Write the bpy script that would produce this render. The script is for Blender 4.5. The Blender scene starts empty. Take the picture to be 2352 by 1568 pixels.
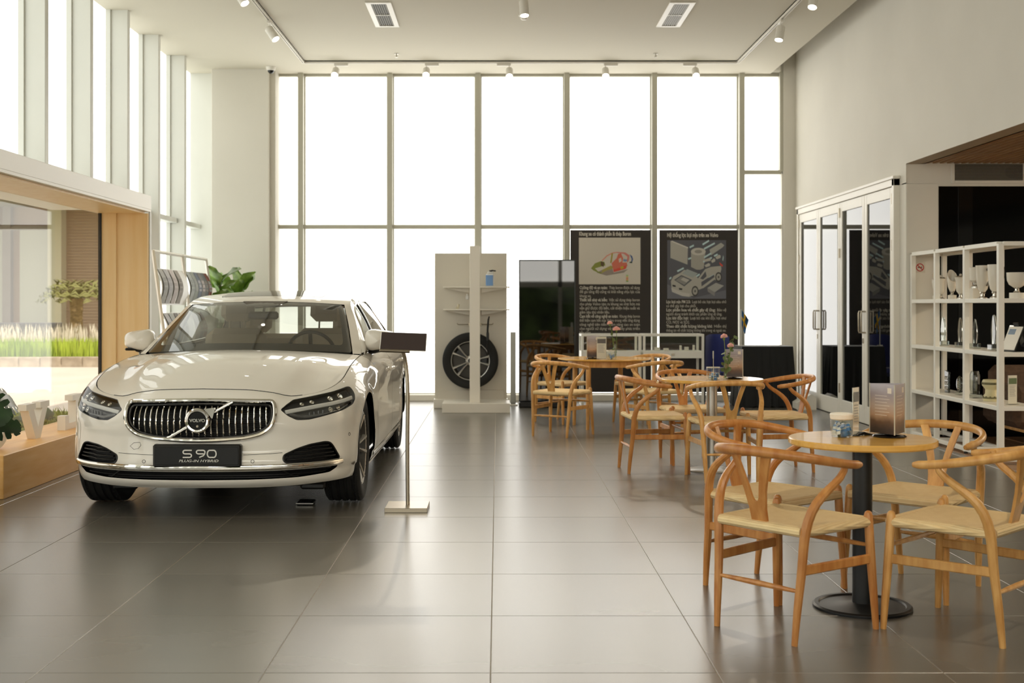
import bpy, math, random
import numpy as np
from mathutils import Vector, Matrix, Euler, geometry as mgeo

random.seed(7)
rng = np.random.default_rng(7)
SC = bpy.context.scene
COL = SC.collection
PI = math.pi
R = math.radians

# ---------------------------------------------------------------- camera, sky, sun, exposure
H_EYE = 1.297
cam_d = bpy.data.cameras.new('camera')
cam = bpy.data.objects.new('camera', cam_d)
COL.objects.link(cam)
cam.location = (0.0, 0.0, H_EYE)
cam.rotation_euler = (R(90), 0, 0)
cam_d.sensor_width = 36.0
cam_d.lens = 43.32
cam_d.shift_x = 0.0140
cam_d.shift_y = -0.0353
cam_d.clip_end = 300
cam_d.dof.use_dof = True
cam_d.dof.focus_distance = 7.0
cam_d.dof.aperture_fstop = 4.0
SC.camera = cam

SC.view_settings.view_transform = 'Standard'
SC.view_settings.look = 'None'
SC.view_settings.gamma = 1.0
SC.view_settings.use_curve_mapping = False
SC.view_settings.exposure = 0.58
SC.cycles.use_denoising = True
SC.cycles.max_bounces = 8
SC.cycles.diffuse_bounces = 4
SC.cycles.glossy_bounces = 4
SC.cycles.transmission_bounces = 6
SC.cycles.transparent_max_bounces = 16
SC.cycles.sample_clamp_indirect = 4.0
SC.cycles.sample_clamp_direct = 8.0
SC.cycles.denoising_prefilter = 'ACCURATE'
SC.cycles.caustics_reflective = False
SC.cycles.caustics_refractive = False

world = bpy.data.worlds.new('sky')
SC.world = world
world.use_nodes = True
wn = world.node_tree
wn.nodes.clear()
w_out = wn.nodes.new('ShaderNodeOutputWorld')
w_bg = wn.nodes.new('ShaderNodeBackground')
w_sky = wn.nodes.new('ShaderNodeTexSky')
w_sky.sky_type = 'HOSEK_WILKIE'
w_sky.sun_direction = Vector((0.30, -0.45, 0.84)).normalized()
w_sky.turbidity = 6.0
w_mix = wn.nodes.new('ShaderNodeMixRGB')
w_mix.inputs[0].default_value = 0.6
w_mix.inputs[2].default_value = (1.0, 0.95, 0.86, 1)
wn.links.new(w_sky.outputs[0], w_mix.inputs[1])
wn.links.new(w_mix.outputs[0], w_bg.inputs[0])
w_bg.inputs[1].default_value = 1.5
wn.links.new(w_bg.outputs[0], w_out.inputs[0])

sun_d = bpy.data.lights.new('sun', 'SUN')
sun_d.energy = 3.0
sun_d.angle = R(1.0)
sun_d.color = (1.0, 0.93, 0.82)
sun = bpy.data.objects.new('sun', sun_d)
COL.objects.link(sun)
sun.rotation_euler = Vector((0.30, -0.45, 0.84)).to_track_quat('Z', 'Y').to_euler()

PANE_BACK = 1.7      # brightness of the frosted daylit panes
PANE_LEFT = 1.1
PANE_REAR = 3.2

# ---------------------------------------------------------------- materials
def lin(c):
    return c / 12.92 if c <= 0.04045 else ((c + 0.055) / 1.055) ** 2.4
def rgb(r, g, b):
    return (lin(r / 255), lin(g / 255), lin(b / 255), 1.0)

MATS = {}
def mat(name, col, rough=0.5, metal=0.0, coat=0.0, spec=0.5, emit=None, emit_s=0.0, sheen=0.0, alpha=None, trans=0.0, ior=1.45):
    if name in MATS:
        return MATS[name]
    m = bpy.data.materials.new(name)
    m.use_nodes = True
    b = m.node_tree.nodes['Principled BSDF']
    b.inputs['Base Color'].default_value = col
    b.inputs['Roughness'].default_value = rough
    b.inputs['Metallic'].default_value = metal
    b.inputs['Specular IOR Level'].default_value = spec
    b.inputs['IOR'].default_value = ior
    if coat:
        b.inputs['Coat Weight'].default_value = coat
        b.inputs['Coat Roughness'].default_value = 0.0
    if sheen:
        b.inputs['Sheen Weight'].default_value = sheen
    if trans:
        b.inputs['Transmission Weight'].default_value = trans
    if emit:
        b.inputs['Emission Color'].default_value = emit
        b.inputs['Emission Strength'].default_value = emit_s
    MATS[name] = m
    return m

def nodes(m):
    return m.node_tree.nodes, m.node_tree.links, m.node_tree.nodes['Principled BSDF']

def noisy(m, c1, c2, scale=(4, 4, 4), detail=4.0, contrast=(0.3, 0.7), coord='Object', bump=0.0, bump_scale=None, rand=0.0, rough=None):
    """two-tone noise colour (and optional bump) on an existing material"""
    N, L, b = nodes(m)
    tc = N.new('ShaderNodeNewGeometry' if coord == 'Position' else 'ShaderNodeTexCoord')
    mp = N.new('ShaderNodeMapping')
    mp.inputs['Scale'].default_value = scale
    L.new(tc.outputs[coord], mp.inputs[0])
    nz = N.new('ShaderNodeTexNoise')
    nz.inputs['Detail'].default_value = detail
    nz.inputs['Scale'].default_value = 1.0
    L.new(mp.outputs[0], nz.inputs['Vector'])
    rp = N.new('ShaderNodeValToRGB')
    rp.color_ramp.elements[0].position, rp.color_ramp.elements[1].position = contrast
    rp.color_ramp.elements[0].color = c1
    rp.color_ramp.elements[1].color = c2
    L.new(nz.outputs['Fac'], rp.inputs[0])
    src = rp.outputs[0]
    if rand:
        oi = N.new('ShaderNodeObjectInfo')
        mr = N.new('ShaderNodeMapRange')
        mr.inputs['To Min'].default_value = 1 - rand
        mr.inputs['To Max'].default_value = 1 + rand
        L.new(oi.outputs['Random'], mr.inputs['Value'])
        hs = N.new('ShaderNodeHueSaturation')
        L.new(mr.outputs[0], hs.inputs['Value'])
        L.new(src, hs.inputs['Color'])
        src = hs.outputs[0]
    L.new(src, b.inputs['Base Color'])
    if rough:
        mr2 = N.new('ShaderNodeMapRange')
        mr2.inputs['To Min'].default_value, mr2.inputs['To Max'].default_value = rough
        L.new(nz.outputs['Fac'], mr2.inputs['Value'])
        L.new(mr2.outputs[0], b.inputs['Roughness'])
    if bump:
        bp = N.new('ShaderNodeBump')
        bp.inputs['Strength'].default_value = bump
        bp.inputs['Distance'].default_value = 0.01
        if bump_scale:
            nb = N.new('ShaderNodeTexNoise')
            nb.inputs['Scale'].default_value = bump_scale
            L.new(tc.outputs[coord], nb.inputs['Vector'])
            L.new(nb.outputs['Fac'], bp.inputs['Height'])
        else:
            L.new(nz.outputs['Fac'], bp.inputs['Height'])
        L.new(bp.outputs[0], b.inputs['Normal'])
    return m

def emissive(name, col, s):
    m = bpy.data.materials.new(name)
    m.use_nodes = True
    N, L = m.node_tree.nodes, m.node_tree.links
    N.clear()
    o = N.new('ShaderNodeOutputMaterial')
    e = N.new('ShaderNodeEmission')
    e.inputs[0].default_value = col
    e.inputs[1].default_value = s
    L.new(e.outputs[0], o.inputs[0])
    MATS[name] = m
    return m

def clear_glass(name, tint=(1, 1, 1, 1), refl=1.0, rough=0.0):
    m = bpy.data.materials.new(name)
    m.use_nodes = True
    N, L = m.node_tree.nodes, m.node_tree.links
    N.clear()
    o = N.new('ShaderNodeOutputMaterial')
    mix = N.new('ShaderNodeMixShader')
    t = N.new('ShaderNodeBsdfTransparent')
    t.inputs[0].default_value = tint
    g = N.new('ShaderNodeBsdfGlossy')
    g.inputs['Roughness'].default_value = rough
    fr = N.new('ShaderNodeFresnel')
    ge = N.new('ShaderNodeNewGeometry')                  # thin pane: same reflectance from both faces
    io = N.new('ShaderNodeMapRange')
    io.inputs['To Min'].default_value = 1.5
    io.inputs['To Max'].default_value = 1 / 1.5
    L.new(ge.outputs['Backfacing'], io.inputs['Value'])
    L.new(io.outputs[0], fr.inputs[0])
    mu = N.new('ShaderNodeMath')
    mu.operation = 'MULTIPLY'
    mu.inputs[1].default_value = refl
    L.new(fr.outputs[0], mu.inputs[0])
    L.new(mu.outputs[0], mix.inputs[0])
    L.new(t.outputs[0], mix.inputs[1])
    L.new(g.outputs[0], mix.inputs[2])
    L.new(mix.outputs[0], o.inputs[0])
    MATS[name] = m
    return m

def frosted(name, col, s):
    """daylit frosted glass: glows with the daylight behind it, satin surface in front"""
    m = mat(name, (0.75, 0.74, 0.7, 1), 0.25, emit=col, emit_s=s)
    return m

M_wall = noisy(mat('plaster', rgb(219, 215, 204), 0.75), rgb(217, 213, 202), rgb(223, 219, 208), (1.2, 1.2, 1.2))
M_ceil = mat('ceiling_paint', rgb(206, 200, 183), 0.8)
M_frame = mat('window_frame_paint', rgb(186, 183, 167), 0.4)
M_fin = noisy(mat('fin_metal', rgb(211, 211, 203), 0.45), rgb(207, 207, 199), rgb(215, 215, 207), (2, 2, 1))
M_white = mat('white_lacquer', rgb(236, 231, 219), 0.35)
M_whitem = mat('white_metal', rgb(243, 240, 230), 0.35)
M_display = mat('display_board', rgb(214, 208, 194), 0.5)
M_black = mat('black_plastic', rgb(16, 16, 15), 0.45)
M_gloss_black = mat('gloss_black', rgb(10, 10, 10), 0.06)
M_rubber = mat('rubber', rgb(24, 24, 23), 0.7)
M_chrome = mat('chrome', rgb(225, 222, 214), 0.06, 1.0)
M_satin = mat('satin_steel', rgb(168, 158, 140), 0.32, 1.0)
M_steel = mat('brushed_steel', rgb(190, 186, 176), 0.3, 1.0)
M_glass = clear_glass('clear_glass', (0.96, 0.97, 0.95, 1), 1.0)
M_winglass = clear_glass('bay_glass', (0.96, 0.96, 0.94, 1), 0.5)
M_darkglass = mat('dark_glass', rgb(7, 7, 7), 0.015, spec=.8, ior=1.5)
M_blackglass = mat('black_back_glass', rgb(5, 5, 5), 0.08, spec=.25)
M_pane_b = frosted('frosted_pane_back', (1.0, 0.985, 0.95, 1), PANE_BACK)
M_pane_l = frosted('frosted_pane_left', (0.97, 1.0, 0.96, 1), PANE_LEFT)
M_pane_r = frosted('frosted_pane_rear', (1.0, 0.97, 0.9, 1), PANE_REAR)

def tile_material():
    m = mat('floor_tile', rgb(70, 66, 58), 0.27)
    noisy(m, rgb(102, 98, 89), rgb(109, 104, 95), (1.6, 3.2, 1), 1.0, (0.1, 0.9), coord='Position', rand=0.08)
    b = m.node_tree.nodes['Principled BSDF']
    b.inputs['Specular IOR Level'].default_value = 1.0
    b.inputs['IOR'].default_value = 1.65
    return m
M_tile = tile_material()
M_grout = mat('grout', rgb(150, 140, 122), 0.7)

def wood_material(name, c1, c2, rough=0.4, scale=(60, 60, 3), rand=0.08, coat=0.0):
    m = mat(name, c1, rough, coat=coat)
    noisy(m, c1, c2, scale, 5.0, (0.32, 0.7), rand=rand)
    return m
M_chair = wood_material('chair_teak', rgb(174, 108, 50), rgb(208, 149, 84), 0.34, scale=(26, 26, 7), rand=0.10)
M_chair_pale = wood_material('chair_oak', rgb(194, 138, 72), rgb(226, 176, 106), 0.36, scale=(26, 26, 7), rand=0.08)
M_top = wood_material('table_top_wood', rgb(224, 168, 78), rgb(236, 186, 98), 0.22, scale=(3, 40, 40), rand=0.03, coat=0.3)
M_pine = wood_material('pine_board', rgb(237, 180, 104), rgb(247, 199, 130), 0.4, scale=(22, 2.2, 22), rand=0.0)
M_maple = wood_material('maple_veneer', rgb(243, 207, 146), rgb(250, 220, 168), 0.42, scale=(16, 16, 1.2), rand=0.0)
M_slat = wood_material('slat_wood', rgb(152, 120, 82), rgb(172, 138, 98), 0.5, scale=(30, 2, 30), rand=0.06)
M_plank = wood_material('plank_floor', rgb(122, 92, 64), rgb(150, 116, 84), 0.35, scale=(14, 1.2, 14), rand=0.08)

def cord_material():
    m = mat('paper_cord', rgb(216, 182, 126), 0.75)
    N, L, b = nodes(m)
    tc = N.new('ShaderNodeTexCoord')
    sx = N.new('ShaderNodeSeparateXYZ')
    L.new(tc.outputs['Object'], sx.inputs[0])
    def math_(op, a, bb=None):
        n = N.new('ShaderNodeMath'); n.operation = op
        for i, v in enumerate((a, bb)):
            if v is None: continue
            if isinstance(v, (int, float)): n.inputs[i].default_value = v
            else: L.new(v, n.inputs[i])
        return n.outputs[0]
    ax = math_('ABSOLUTE', sx.outputs[0]); ay = math_('ABSOLUTE', sx.outputs[1])
    sel = math_('GREATER_THAN', ax, math_('MULTIPLY', ay, 1.05))
    wx = math_('SINE', math_('MULTIPLY', sx.outputs[0], 2 * PI / 0.0065))
    wy = math_('SINE', math_('MULTIPLY', sx.outputs[1], 2 * PI / 0.0065))
    mixn = N.new('ShaderNodeMix'); mixn.data_type = 'FLOAT'
    L.new(sel, mixn.inputs['Factor']); L.new(wy, mixn.inputs['A']); L.new(wx, mixn.inputs['B'])
    bp = N.new('ShaderNodeBump'); bp.inputs['Strength'].default_value = 0.55; bp.inputs['Distance'].default_value = 0.003
    L.new(mixn.outputs['Result'], bp.inputs['Height']); L.new(bp.outputs[0], b.inputs['Normal'])
    rp = N.new('ShaderNodeValToRGB')
    rp.color_ramp.elements[0].color = rgb(222, 188, 132); rp.color_ramp.elements[1].color = rgb(247, 222, 170)
    mr = N.new('ShaderNodeMapRange'); mr.inputs['From Min'].default_value = -1
    L.new(mixn.outputs['Result'], mr.inputs['Value'])
    nz = N.new('ShaderNodeTexNoise'); nz.inputs['Scale'].default_value = 30
    L.new(tc.outputs['Object'], nz.inputs['Vector'])
    ad = math_('ADD', math_('MULTIPLY', mr.outputs[0], 0.5), math_('MULTIPLY', nz.outputs['Fac'], 0.5))
    L.new(ad, rp.inputs[0]); L.new(rp.outputs[0], b.inputs['Base Color'])
    return m
M_cord = cord_material()

# ---------------------------------------------------------------- mesh helpers
class G:
    """collects shapes and links them as ONE mesh object"""
    def __init__(s):
        s.v = []; s.f = []; s.mi = []; s.cur = 0
    def add(s, vs, fs):
        n = len(s.v)
        s.v.extend([tuple(map(float, p)) for p in vs])
        for f in fs:
            s.f.append(tuple(n + i for i in f)); s.mi.append(s.cur)
        return s
    def box(s, x0, x1, y0, y1, z0, z1, bev=0.0, M=None):
        c = ((x0 + x1) / 2, (y0 + y1) / 2, (z0 + z1) / 2)
        h = (abs(x1 - x0) / 2, abs(y1 - y0) / 2, abs(z1 - z0) / 2)
        b = min(bev, *[q * 0.98 for q in h])
        if b <= 0:
            vs = [(c[0] + i * h[0], c[1] + j * h[1], c[2] + k * h[2]) for i in (-1, 1) for j in (-1, 1) for k in (-1, 1)]
            fs = [(0, 1, 3, 2), (4, 6, 7, 5), (0, 4, 5, 1), (2, 3, 7, 6), (0, 2, 6, 4), (1, 5, 7, 3)]
        else:
            vs = []; idx = {}
            for i in (-1, 1):
                for j in (-1, 1):
                    for k in (-1, 1):
                        sg = (i, j, k)
                        for a in range(3):
                            p = [c[q] + sg[q] * (h[q] if q == a else h[q] - b) for q in range(3)]
                            idx[(sg, a)] = len(vs); vs.append(p)
            fs = []
            for a in range(3):
                o = [q for q in range(3) if q != a]
                for sa in (-1, 1):
                    q = []
                    for (u, w) in ((-1, -1), (1, -1), (1, 1), (-1, 1)):
                        sg = [0, 0, 0]; sg[a] = sa; sg[o[0]] = u; sg[o[1]] = w
                        q.append(idx[(tuple(sg), a)])
                    fs.append(q)
                for u in (-1, 1):
                    for w in (-1, 1):
                        q = []
                        for e, ax in ((-1, o[0]), (-1, o[1]), (1, o[1]), (1, o[0])):
                            sg = [0, 0, 0]; sg[a] = e; sg[o[0]] = u; sg[o[1]] = w
                            q.append(idx[(tuple(sg), ax)])
                        fs.append(q)
            for i in (-1, 1):
                for j in (-1, 1):
                    for k in (-1, 1):
                        fs.append([idx[((i, j, k), a)] for a in range(3)])
        if M is not None:
            vs = [M @ Vector(p) for p in vs]
        return s.add(vs, fs)
    def tube(s, pts, rad, seg=10, cap=True, flat=None, closed=False, up=None):
        """sweep along pts; rad a number or list; flat=(fx, fy) scales the section"""
        P = [Vector(p) for p in pts]
        n = len(P)
        rads = [rad] * n if isinstance(rad, (int, float)) else list(rad)
        T = []
        for i in range(n):
            if closed:
                t = P[(i + 1) % n] - P[i - 1]
            else:
                t = P[min(i + 1, n - 1)] - P[max(i - 1, 0)]
            T.append(t.normalized())
        ref = Vector(up) if up else (Vector((0, 0, 1)) if abs(T[0].z) < 0.9 else Vector((0, 1, 0)))
        u = (ref - T[0] * ref.dot(T[0])).normalized()
        vs = []
        for i in range(n):
            if up:
                u = Vector(up)
            u = (u - T[i] * u.dot(T[i])).normalized()
            w = T[i].cross(u)
            fx, fy = flat if flat else (1, 1)
            for k in range(seg):
                a = 2 * PI * k / seg
                vs.append(P[i] + u * (math.cos(a) * rads[i] * fx) + w * (math.sin(a) * rads[i] * fy))
        fs = []
        for i in range(n if closed else n - 1):
            j = (i + 1) % n
            for k in range(seg):
                l = (k + 1) % seg
                fs.append((i * seg + k, i * seg + l, j * seg + l, j * seg + k))
        if cap and not closed:
            fs.append(tuple(range(seg))[::-1])
            fs.append(tuple((n - 1) * seg + k for k in range(seg)))
        return s.add(vs, fs)
    def lathe(s, prof, seg=32, M=None, cap=False):
        """prof: list of (r, z) about the z axis"""
        vs = []; fs = []
        n = len(prof)
        for k in range(seg):
            a = 2 * PI * k / seg
            for r, z in prof:
                vs.append(Vector((r * math.cos(a), r * math.sin(a), z)))
        for k in range(seg):
            l = (k + 1) % seg
            for i in range(n - 1):
                fs.append((k * n + i, l * n + i, l * n + i + 1, k * n + i + 1))
        if cap:
            fs.append(tuple(k * n for k in range(seg))[::-1]); fs.append(tuple(k * n + n - 1 for k in range(seg)))
        if M is not None:
            vs = [M @ p for p in vs]
        return s.add(vs, fs)
    def cyl(s, r, z0, z1, seg=24, c=(0, 0), r2=None, M=None, bev=0.0):
        r2 = r if r2 is None else r2
        T = Matrix.Translation((c[0], c[1], 0))
        prof = [(0.0001, z0), (r - bev, z0), (r, z0 + bev), (r2, z1 - bev), (r2 - bev, z1), (0.0001, z1)] if bev else [(0.0001, z0), (r, z0), (r2, z1), (0.0001, z1)]
        return s.lathe(prof, seg, (M @ T) if M is not None else T)
    def prism(s, poly, t0, t1, M=None, holes=None):
        """poly in the xy plane, thickness along z; poly may be concave"""
        loops = [[Vector((p[0], p[1], 0)) for p in poly]] + [[Vector((p[0], p[1], 0)) for p in h] for h in (holes or [])]
        tri = mgeo.tessellate_polygon(loops)
        flat = [p for l in loops for p in l]
        n = len(flat)
        vs = [Vector((p.x, p.y, t0)) for p in flat] + [Vector((p.x, p.y, t1)) for p in flat]
        fs = [tuple(t) for t in tri] + [tuple(n + i for i in t[::-1]) for t in tri]
        o = 0
        for l in loops:
            m = len(l)
            for i in range(m):
                j = (i + 1) % m
                fs.append((o + i, o + j, n + o + j, n + o + i))
            o += m
        if M is not None:
            vs = [M @ p for p in vs]
        return s.add(vs, fs)
    def ball(s, c, r, seg=14, rings=8):
        rx, ry, rz = (r, r, r) if isinstance(r, (int, float)) else r
        prof = [(max(1e-4, math.sin(PI * i / rings)), -math.cos(PI * i / rings)) for i in range(rings + 1)]
        return s.lathe(prof, seg, Matrix.Translation(c) @ Matrix.Diagonal((rx, ry, rz, 1)))
    def grid(s, nu, nv, fn, closeu=False, flip=False):
        vs = [fn(i / (nu if closeu else nu - 1), j / (nv - 1)) for i in range(nu) for j in range(nv)]
        fs = []
        for i in range(nu if closeu else nu - 1):
            for j in range(nv - 1):
                a, b = i * nv + j, ((i + 1) % nu) * nv + j
                q = (a, b, b + 1, a + 1)
                fs.append(q[::-1] if flip else q)
        return s.add(vs, fs)
    def mesh(s, name, recalc=True, sharp=35, smooth=True, weld=0.0):
        me = bpy.data.meshes.new(name)
        me.from_pydata(s.v, [], s.f)
        me.validate()
        if any(s.mi):
            me.polygons.foreach_set('material_index', s.mi)
        if recalc or weld:
            import bmesh
            bm = bmesh.new(); bm.from_mesh(me)
            if weld:
                bmesh.ops.remove_doubles(bm, verts=bm.verts, dist=weld)
            if recalc:
                bmesh.ops.recalc_face_normals(bm, faces=bm.faces)
            bm.to_mesh(me); bm.free()
        if smooth:
            me.polygons.foreach_set('use_smooth', [True] * len(me.polygons))
            me.set_sharp_from_angle(angle=R(sharp))
        me.update()
        return me
    def build(s, name, m, parent=None, loc=(0, 0, 0), rot=(0, 0, 0), **kw):
        me = s.mesh(name, **kw)
        for x in (m if isinstance(m, (list, tuple)) else [m]):
            me.materials.append(x)
        return link(name, me, parent, loc, rot)

def link(name, me, parent=None, loc=(0, 0, 0), rot=(0, 0, 0)):
    o = bpy.data.objects.new(name, me)
    COL.objects.link(o)
    o.location = loc; o.rotation_euler = rot
    if parent is not None:
        o.parent = parent
    return o

def tag(o, label=None, cat=None, group=None, kind=None):
    if label: o['label'] = label
    if cat: o['category'] = cat
    if group: o['group'] = group
    if kind: o['kind'] = kind
    return o
def struct(o, label=None):
    o['kind'] = 'structure'
    if label: o['label'] = label
    return o
def thing(name, label, cat, loc=(0, 0, 0), rotz=0.0, group=None):
    o = bpy.data.objects.new(name, None)
    o.empty_display_size = 0.1
    COL.objects.link(o)
    o.location = loc; o.rotation_euler = (0, 0, rotz)
    return tag(o, label, cat, group)
KIDS = {}
def copy_tree(o, parent=None, mats=None):
    c = o.copy()
    COL.objects.link(c)
    c.parent = parent
    for ch in list(o.children):
        copy_tree(ch, c)
    return c

def text_geo(body, size=0.1, extrude=0.0, offset=0.0, align='LEFT', xs=1.0, shear=0.0, space=1.0):
    """flat lettering as vertices and faces in the xy plane"""
    cu = bpy.data.curves.new('t', 'FONT')
    cu.body = body; cu.size = size; cu.extrude = extrude; cu.offset = offset; cu.align_x = align
    cu.shear = shear; cu.space_character = space; cu.resolution_u = 3
    ob = bpy.data.objects.new('t', cu)
    COL.objects.link(ob)
    dg = bpy.context.evaluated_depsgraph_get()
    me = bpy.data.meshes.new_from_object(ob.evaluated_get(dg))
    vs = [(v.co.x * xs, v.co.y, v.co.z) for v in me.vertices]
    fs = [tuple(p.vertices) for p in me.polygons]
    bpy.data.objects.remove(ob); bpy.data.curves.remove(cu); bpy.data.meshes.remove(me)
    return vs, fs
def put_text(g, body, size, M, offset=0.0, align='LEFT', width=None, **kw):
    vs, fs = text_geo(body, size, offset=offset, align=align, **kw)
    if not vs: return g
    if width:
        xs = [v[0] for v in vs]; k = width / (max(xs) - min(xs)); vs = [(v[0] * k, v[1], v[2]) for v in vs]
    g.add([M @ Vector(v) for v in vs], fs)
    return g
def frame_M(o, ex, ey):
    """matrix taking the xy plane to a plane at o with axes ex, ey"""
    ex = Vector(ex).normalized(); ey = Vector(ey).normalized(); ez = ex.cross(ey)
    M = Matrix.Identity(4)
    for i in range(3):
        M[i][0], M[i][1], M[i][2], M[i][3] = ex[i], ey[i], ez[i], o[i]
    return M

class Spl:
    """natural cubic spline through points"""
    def __init__(s, t, y):
        t = np.asarray(t, float); y = np.asarray(y, float); n = len(t)
        A = np.zeros((n, n)); r = np.zeros((n,) + y.shape[1:]); h = np.diff(t)
        A[0, 0] = A[-1, -1] = 1
        for i in range(1, n - 1):
            A[i, i - 1], A[i, i], A[i, i + 1] = h[i - 1], 2 * (h[i - 1] + h[i]), h[i]
            r[i] = 6 * ((y[i + 1] - y[i]) / h[i] - (y[i] - y[i - 1]) / h[i - 1])
        s.t, s.y, s.h, s.m = t, y, h, np.linalg.solve(A, r)
    def __call__(s, x):
        x = np.asarray(x, float)
        i = np.clip(np.searchsorted(s.t, x) - 1, 0, len(s.t) - 2)
        sh = (slice(None),) * x.ndim + (None,) * (s.y.ndim - 1)
        h = s.h[i]; a = ((s.t[i + 1] - x) / h)[sh]; b = ((x - s.t[i]) / h)[sh]; hh = (h * h / 6)[sh]
        return a * s.y[i] + b * s.y[i + 1] + ((a ** 3 - a) * s.m[i] + (b ** 3 - b) * s.m[i + 1]) * hh
class Pch:
    """monotone cubic"""
    def __init__(s, x, y):
        s.x = np.asarray(x, float); s.y = np.asarray(y, float)
        h = np.diff(s.x); d = np.diff(s.y) / h; m = np.zeros_like(s.y)
        m[0], m[-1] = d[0], d[-1]
        for i in range(1, len(d)):
            if d[i - 1] * d[i] > 0:
                w1, w2 = 2 * h[i] + h[i - 1], h[i] + 2 * h[i - 1]
                m[i] = (w1 + w2) / (w1 / d[i - 1] + w2 / d[i])
        s.h, s.m = h, m
    def __call__(s, x):
        x = np.clip(np.asarray(x, float), s.x[0], s.x[-1])
        i = np.clip(np.searchsorted(s.x, x) - 1, 0, len(s.x) - 2)
        h = s.h[i]; t = (x - s.x[i]) / h
        return (2*t**3-3*t**2+1)*s.y[i] + (t**3-2*t**2+t)*h*s.m[i] + (-2*t**3+3*t**2)*s.y[i+1] + (t**3-t**2)*h*s.m[i+1]
def curve3(pts, n):
    """smooth list of n points through pts"""
    P = np.asarray(pts, float)
    t = np.concatenate([[0], np.cumsum(np.linalg.norm(np.diff(P, axis=0), axis=1))])
    return Spl(t, P)(np.linspace(0, t[-1], n))

# ================================================================ THE ROOM
CEIL = 4.45
YB, YR = 16.8, -6.0            # back glazing, rear wall behind the camera
XL, XR = -4.18, 4.04

# ---- floor: grout bed with single tiles
g = G(); g.box(-4.3, 4.05, YR, 17.2, -0.12, -0.0012); g.box(4.05, 4.35, 12.2, 17.2, -0.12, -0.004)
floor = struct(g.build('floor', M_grout, sharp=20), 'dark grey square porcelain tiles with pale joints')
tile_me = G().box(-0.3985, 0.3985, -0.3985, 0.3985, -0.02, 0.0, 0.0012).mesh('floor_tile')
tile_me.materials.append(M_tile)
half_me = G().box(-0.03, 0.03, -0.3985, 0.3985, -0.02, 0.0, 0.0012).mesh('floor_tile_strip')
half_me.materials.append(M_tile)
for j in range(22):
    yc = -0.45 + 0.8 * j + 0.4
    for i in range(-6, 5):
        link('tile', tile_me, floor, (-0.025 + 0.8 * i + 0.4, yc, 0.0))
    link('tile_strip', half_me, floor, (4.01, yc, 0.0))
g = G(); g.box(-4.3, 4.05, YR, -0.453, -0.02, 0.0)
g.build('tile_field', M_tile, floor)

# ---- ceiling with an open shadow slot along the right wall
g = G()
g.box(-4.6, 3.716, YR, 17.2, CEIL, CEIL + 0.14)
g.box(-4.6, 4.3, YR, 17.2, 4.92, 5.0)
g.box(3.60, 3.716, YR, 17.2, CEIL + 0.14, 4.92)
struct(g.build('ceiling', M_ceil), 'smooth off-white ceiling')

# ---- back glazing
win = struct(G().box(-3.05, 3.98, 16.83, 16.95, 0.0, 0.10, 0.004).build('window_1', M_frame), 'tall frosted back glazing in grey-beige frames')
mx = [-3.045, -2.677, -1.466, -0.267, 0.938, 2.131, 3.318, 3.85]
for i, x in enumerate(mx[1:-1]):
    g = G(); g.box(x - 0.036, x + 0.036, 16.72, 16.86, 0.10, 4.47, 0.003); g.box(x - 0.05, x + 0.05, 16.84, 16.9, 0.1, 4.47)
    g.build('mullion', M_frame, win)
G().box(3.835, 3.885, 16.74, 16.86, 3.11, 4.47).build('mullion', M_frame, win)
G().box(-3.045, 3.9, 16.76, 16.86, 2.337, 2.393, 0.003).build('transom', M_frame, win)
G().box(3.33, 3.86, 16.76, 16.86, 3.08, 3.135, 0.003).build('transom', M_frame, win)
G().box(-3.045, 3.9, 16.80, 16.9, 4.415, 4.47).build('head_frame', M_frame, win)
for i in range(7):
    x0, x1 = mx[i], mx[i + 1]
    if i == 6: x1 = 3.98
    G().box(x0 + 0.02, x1 - 0.02, 16.88, 16.9, 0.08, 2.35).build('frosted_pane', M_pane_b, win)
    G().box(x0 + 0.02, x1 - 0.02, 16.88, 16.9, 2.38, 4.44).build('frosted_pane', M_pane_b, win)
G().box(-3.045, 3.98, 16.70, 16.83, 0.0, 0.085, 0.004).build('window_sill', M_white, win)
g = G(); g.box(3.88, 4.2, 16.72, 17.0, 0, 4.92, 0.003); g.box(3.86, 4.0, 16.74, 16.95, 0.0, 3.08)
struct(g.build('trim_1', M_wall), 'white pilaster at the right end of the back glazing')
g = G(); g.box(-3.82, -3.06, 16.45, 17.0, 0, 4.47, 0.004); g.box(-3.06, -2.985, 16.55, 17.0, 0, 4.47)
struct(g.build('wall_back', M_wall), 'broad white column left of the back glazing')
struct(G().box(-4.6, 4.3, 17.0, 17.1, -0.1, 4.95).build('wall_back_outer', M_wall))

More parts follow.
